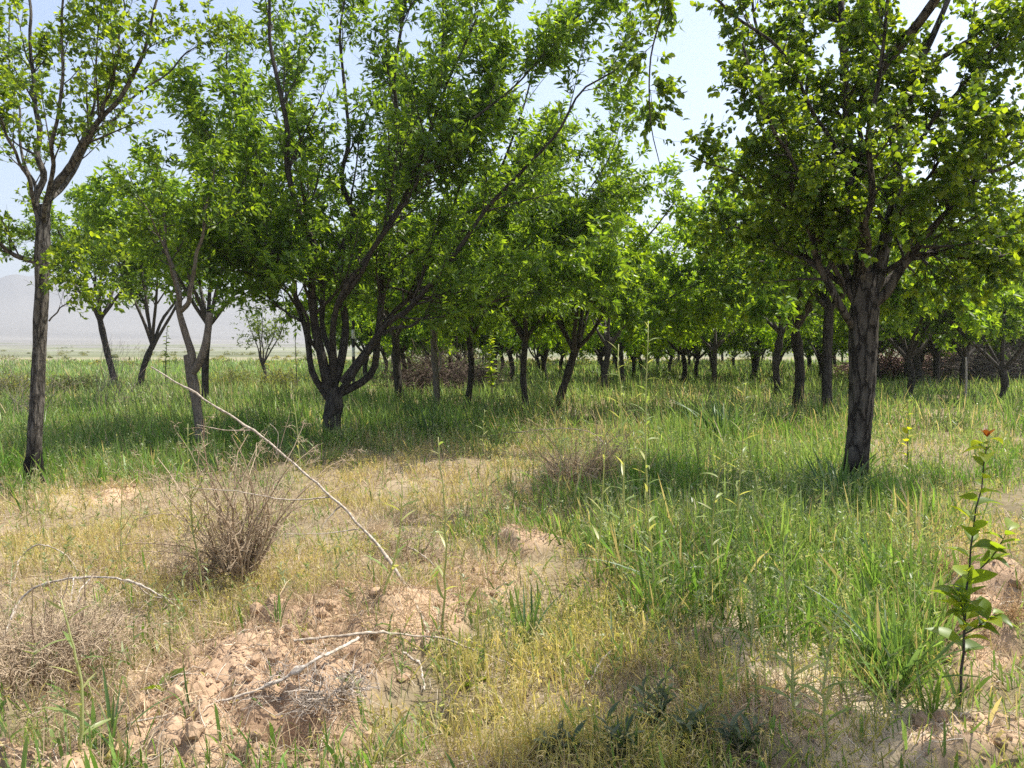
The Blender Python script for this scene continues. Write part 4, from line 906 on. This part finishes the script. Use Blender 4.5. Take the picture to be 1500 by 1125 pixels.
def post(u, v, vt, d, r, label, name, mat, bands=False, lean=0):
    x = (u - 750) / FPX * d; z = Hs(x, d); top = W(u + lean, vt, d); root = thing(name, (x, d, z), label, name.split('_')[-1])
    if not bands:
        mb = MB(); tubes(mb, smooth_path([(x, d, z - .1), tuple((np.array([x, d, z]) + np.array(top)) / 2 + np.array([.02, 0, 0])), tuple(top)], 20), np.linspace(r, r * .8, 20) * (1 + .05 * R.normal(size=20)), 8); mb.build("shaft", mat, root, (x, d, z))
    else:
        hgt = top.z - z; nb = 9
        for k in range(nb):
            mb = MB(); tubes(mb, np.array([[x, d, z + hgt * k / nb], [x, d, z + hgt * (k + .5) / nb], [x, d, z + hgt * (k + 1) / nb]]), np.full(3, r + .002 * (k % 2)), 12, np.array([.75, .75, .73]) if k % 2 else np.array([.05, .05, .05]))
            mb.build("band", M_col, root, (x, d, z))
    return root
post(518, 560, 470, 22, .045, "thin post banded black and white behind the almond stems", "banded_post", M_col, True)
post(1415, 585, 523, 19, .03, "thin pale stake standing in grass at the right", "wooden_stake", M_stickW)
# pale forked stem near the almond's right
d = 17; bx = ((640 - 750) / FPX * d, d, Hs((640 - 750) / FPX * d, d) - .05)
tree("pale_stemmed_tree", bx, wl([(641, 600, d), (639, 560, d), (636, 520, d), (634, 480, d)]), [.085, .07, .065, .06], 
     [(wl([(635, 490, d), (636, 460, d), (642, 420, d), (640, 340, d)]), .055, .02), (wl([(640, 548, d), (646, 525, d), (638, 500, d), (645, 460, d), (655, 400, d)]), .03, .015)],
     dict(n=8, t0=.5, length=(.5, 1.2), ang=(25, 60), K=5, rr=.4), dict(n=6, t0=.2, length=(.2, .6), ang=(30, 70), K=3, rr=.5), dict(n=8, L=.12, W=.4, cols=ALM, droop=.2),
     M_barkY, M_far, "pale thin forked trunk right of the big almond", hi=False, leafmode=False, twig=M_twigP)
orchard("small_tree", 385, 545, 26, 3.3, 1.0, 1.0, "small airy tree standing alone on the plain left of the almond", cols=((.08, .13, .04), (.14, .2, .05)), r=.06, nl=5, leafL=.10, n2=6, n3=7, nlf=7)

# low shrubs and bare stems at the left, where the orchard ends
for k, (u, dd_, rx, hh, lab) in enumerate([(20, 21, .9, .75, "low grey shrub at the left edge beyond the slender tree"), (110, 24, 1.2, .55, "low grey green shrub between the slender and bent trees"),
                                        (345, 27, 1.0, .6, "low shrub right of the pruned tree on the plain's edge"), (405, 25, .8, .7, "leafy tall shrub in grass left of the almond")]):
    x = (u - 750) / FPX * dd_; z = Hs(x, dd_); root = thing("low_shrub", (x, dd_, z), lab, "shrub"); n = 60
    C = np.zeros((n, 5, 3)); D = nrm(upd(n, .6)); C[:, 0] = [x, dd_, z]; C[:, 0, :2] += R.normal(size=(n, 2)) * rx * .4
    for q in range(1, 5): D = nrm(D + R.normal(size=(n, 3)) * .15); C[:, q] = C[:, q - 1] + D * hh / 4 * 1.2
    mb = MB(); tubes(mb, C, np.tile(np.linspace(.008, .004, 5), (n, 1)), 3, np.array([.2, .16, .12])); mb.build("stems", M_col, root, (x, dd_, z))
    mb = MB(); N = n * 26; idx = np.repeat(np.arange(n), 26); b_, T_ = samp(C[idx], U(.2, 1, N)); b_ = b_ + R.normal(size=(N, 3)) * .05
    leaves(mb, b_, nrm(R.normal(size=(N, 3))), nrm(R.normal(size=(N, 3)) + np.array([0, 0, 1])), U(.05, .1, N), U(.02, .04, N), mixcol((.09, .12, .06), (.2, .22, .12), R.random(N)), False)
    o = mb.build("leaves", M_far, root, (x, dd_, z)); o["kind"] = "stuff"
for k, (u, dd_, hh, lab) in enumerate([(150, 17, 1.7, "fine bare sprawling weed right of the slender left trunk"), (15, 15, 1.5, "fine bare sprawling weed left of the slender left trunk")]):
    x = (u - 750) / FPX * dd_; z = Hs(x, dd_); root = thing("bare_weed", (x, dd_, z), lab, "dead weed"); n = 26
    P0 = np.array([[[x + U(-.5, .5), dd_ + U(-.3, .3), z], [0, 0, 0]] for _ in range(n)]); C = np.zeros((n, 6, 3)); C[:, 0] = P0[:, 0]; D = nrm(upd(n, .55, (.3, 0)))
    for q in range(1, 6): D = nrm(D + R.normal(size=(n, 3)) * .1); C[:, q] = C[:, q - 1] + D * hh / 5
    rr = np.tile(np.linspace(.006, .002, 6), (n, 1)); C2, R2_ = grow(C, rr, 6, .3, (.2, .6), (20, 50), K=4, up=.2); mb = MB(); tubes(mb, C, rr, 3, np.array([.25, .20, .17])); tubes(mb, C2, np.maximum(R2_, .002), 3, np.tile([.28, .23, .2], (len(C2), 1)))
    o = mb.build("stems", M_col, root, (x, dd_, z)); o["kind"] = "stuff"

mb = MB(); x = []; n = 420
y = np.exp(U(math.log(48), math.log(420), n)); x = y * np.tan(np.radians(U(-42, 20, n))); k = fbm(x, y, .05, 3, 95) > .47; x = x[k]; y = y[k]; n = len(x)
m = 90; a = U(0, 6.28, (n, m)); q = R.random((n, m)); sz = U(.25, .9, n)[:, None]
E = np.stack([x[:, None] + np.cos(a) * q * sz * 1.3, y[:, None] + np.sin(a) * q * sz, H(x, y)[:, None] + sz * R.random((n, m)) * (1 - .6 * q)], -1).reshape(-1, 3)
leaves(mb, E, nrm(R.normal(size=E.shape)), nrm(R.normal(size=E.shape)), np.repeat(U(.12, .3, n), m), np.repeat(U(.06, .14, n), m), mixcol((.08, .11, .05), (.22, .22, .13), np.repeat(R.random(n), m)), False)
tag(mb.build("far_scrub", M_far), "low dry scrub scattered over the plain beyond the orchard", "scrub", None, "stuff")

# twig litter and bigger clods
mb = MB(); x, y = scatter(10000, 2.35, 12, 40); pr = .25 + .8 * mask(x, y, SOIL) + .5 * mask(x, y, DRYM); k = R.random(len(x)) < pr; x = x[k]; y = y[k]; n = len(x)
C = np.zeros((n, 4, 3)); C[:, 0] = np.stack([x, y, H(x, y) + .008], -1); a = U(0, 6.28, n); L = U(.03, .16, n)
for q in range(1, 4):
    a = a + R.normal(size=n) * .35; C[:, q, 0] = C[:, q - 1, 0] + np.cos(a) * L / 3; C[:, q, 1] = C[:, q - 1, 1] + np.sin(a) * L / 3; C[:, q, 2] = H(C[:, q, 0], C[:, q, 1]) + .008 + U(0, .02, n)
tubes(mb, C, np.tile([.0022, .002, .0018, .001], (n, 1)) * U(.5, 1.3, (n, 1)), 3, mixcol((.22, .16, .11), (.62, .54, .43), R.random(n)), cap=False)
tag(mb.build("twig_litter", M_col), "fine dead twigs and stalks littering the ground", "twig litter", None, "stuff")
import bmesh
bm = bmesh.new(); bmesh.ops.create_icosphere(bm, subdivisions=2, radius=1); iv = np.array([v.co[:] for v in bm.verts]); if_ = np.array([[v.index for v in f.verts] for f in bm.faces]); bm.free()
mb = MB(); x, y = scatter(6000, 2.35, 8, 40); k = R.random(len(x)) < mask(x, y, SOIL); x = x[k]; y = y[k]
for i in range(len(x)):
    sz = .005 + .030 * R.random() ** 5; sd_ = U(0, 50)
    nz = fbm(iv[:, 0] * 1.3 + sd_, iv[:, 1] * 1.3 + iv[:, 2] * 1.7, 1.4, 3, 90)
    V = iv * (.55 + .9 * nz)[:, None] * sz * U(.7, 1.2, 3); V += [x[i], y[i], Hs(x[i], y[i]) + sz * .25]
    mb.add(V, {3: if_}, np.tile(np.array([.47, .325, .21]) * U(.65, 1.08), (len(V), 1)))
tag(mb.build("soil_clods", M_soil, smooth=False), "pinkish lumps of dug earth on the bare heaps", "soil", None, "stuff")

# ------------------------------------------------------------------ haze
def haze():
    me = bpy.data.meshes.new("haze"); x0, x1, y0, y1, z0, z1 = -7000, 7000, -7000, 7000, -3, 330
    v = [(x, y, z) for x in (x0, x1) for y in (y0, y1) for z in (z0, z1)]
    me.from_pydata(v, [], [(0, 1, 3, 2), (4, 6, 7, 5), (0, 4, 5, 1), (2, 3, 7, 6), (0, 2, 6, 4), (1, 5, 7, 3)]); me.update()
    o = bpy.data.objects.new("haze", me); COL.objects.link(o); tag(o, "pale dusty air fading the hills beyond the orchard", "haze", None, "stuff")
    m, t, n, l = newmat("haze"); out = n("ShaderNodeOutputMaterial"); p = n("ShaderNodeVolumePrincipled"); l(p.outputs[0], out.inputs["Volume"])
    p.inputs["Color"].default_value = (.91, .945, 1, 1); p.inputs["Density"].default_value = .00045; p.inputs["Anisotropy"].default_value = .3
    me.materials.append(m)
haze()
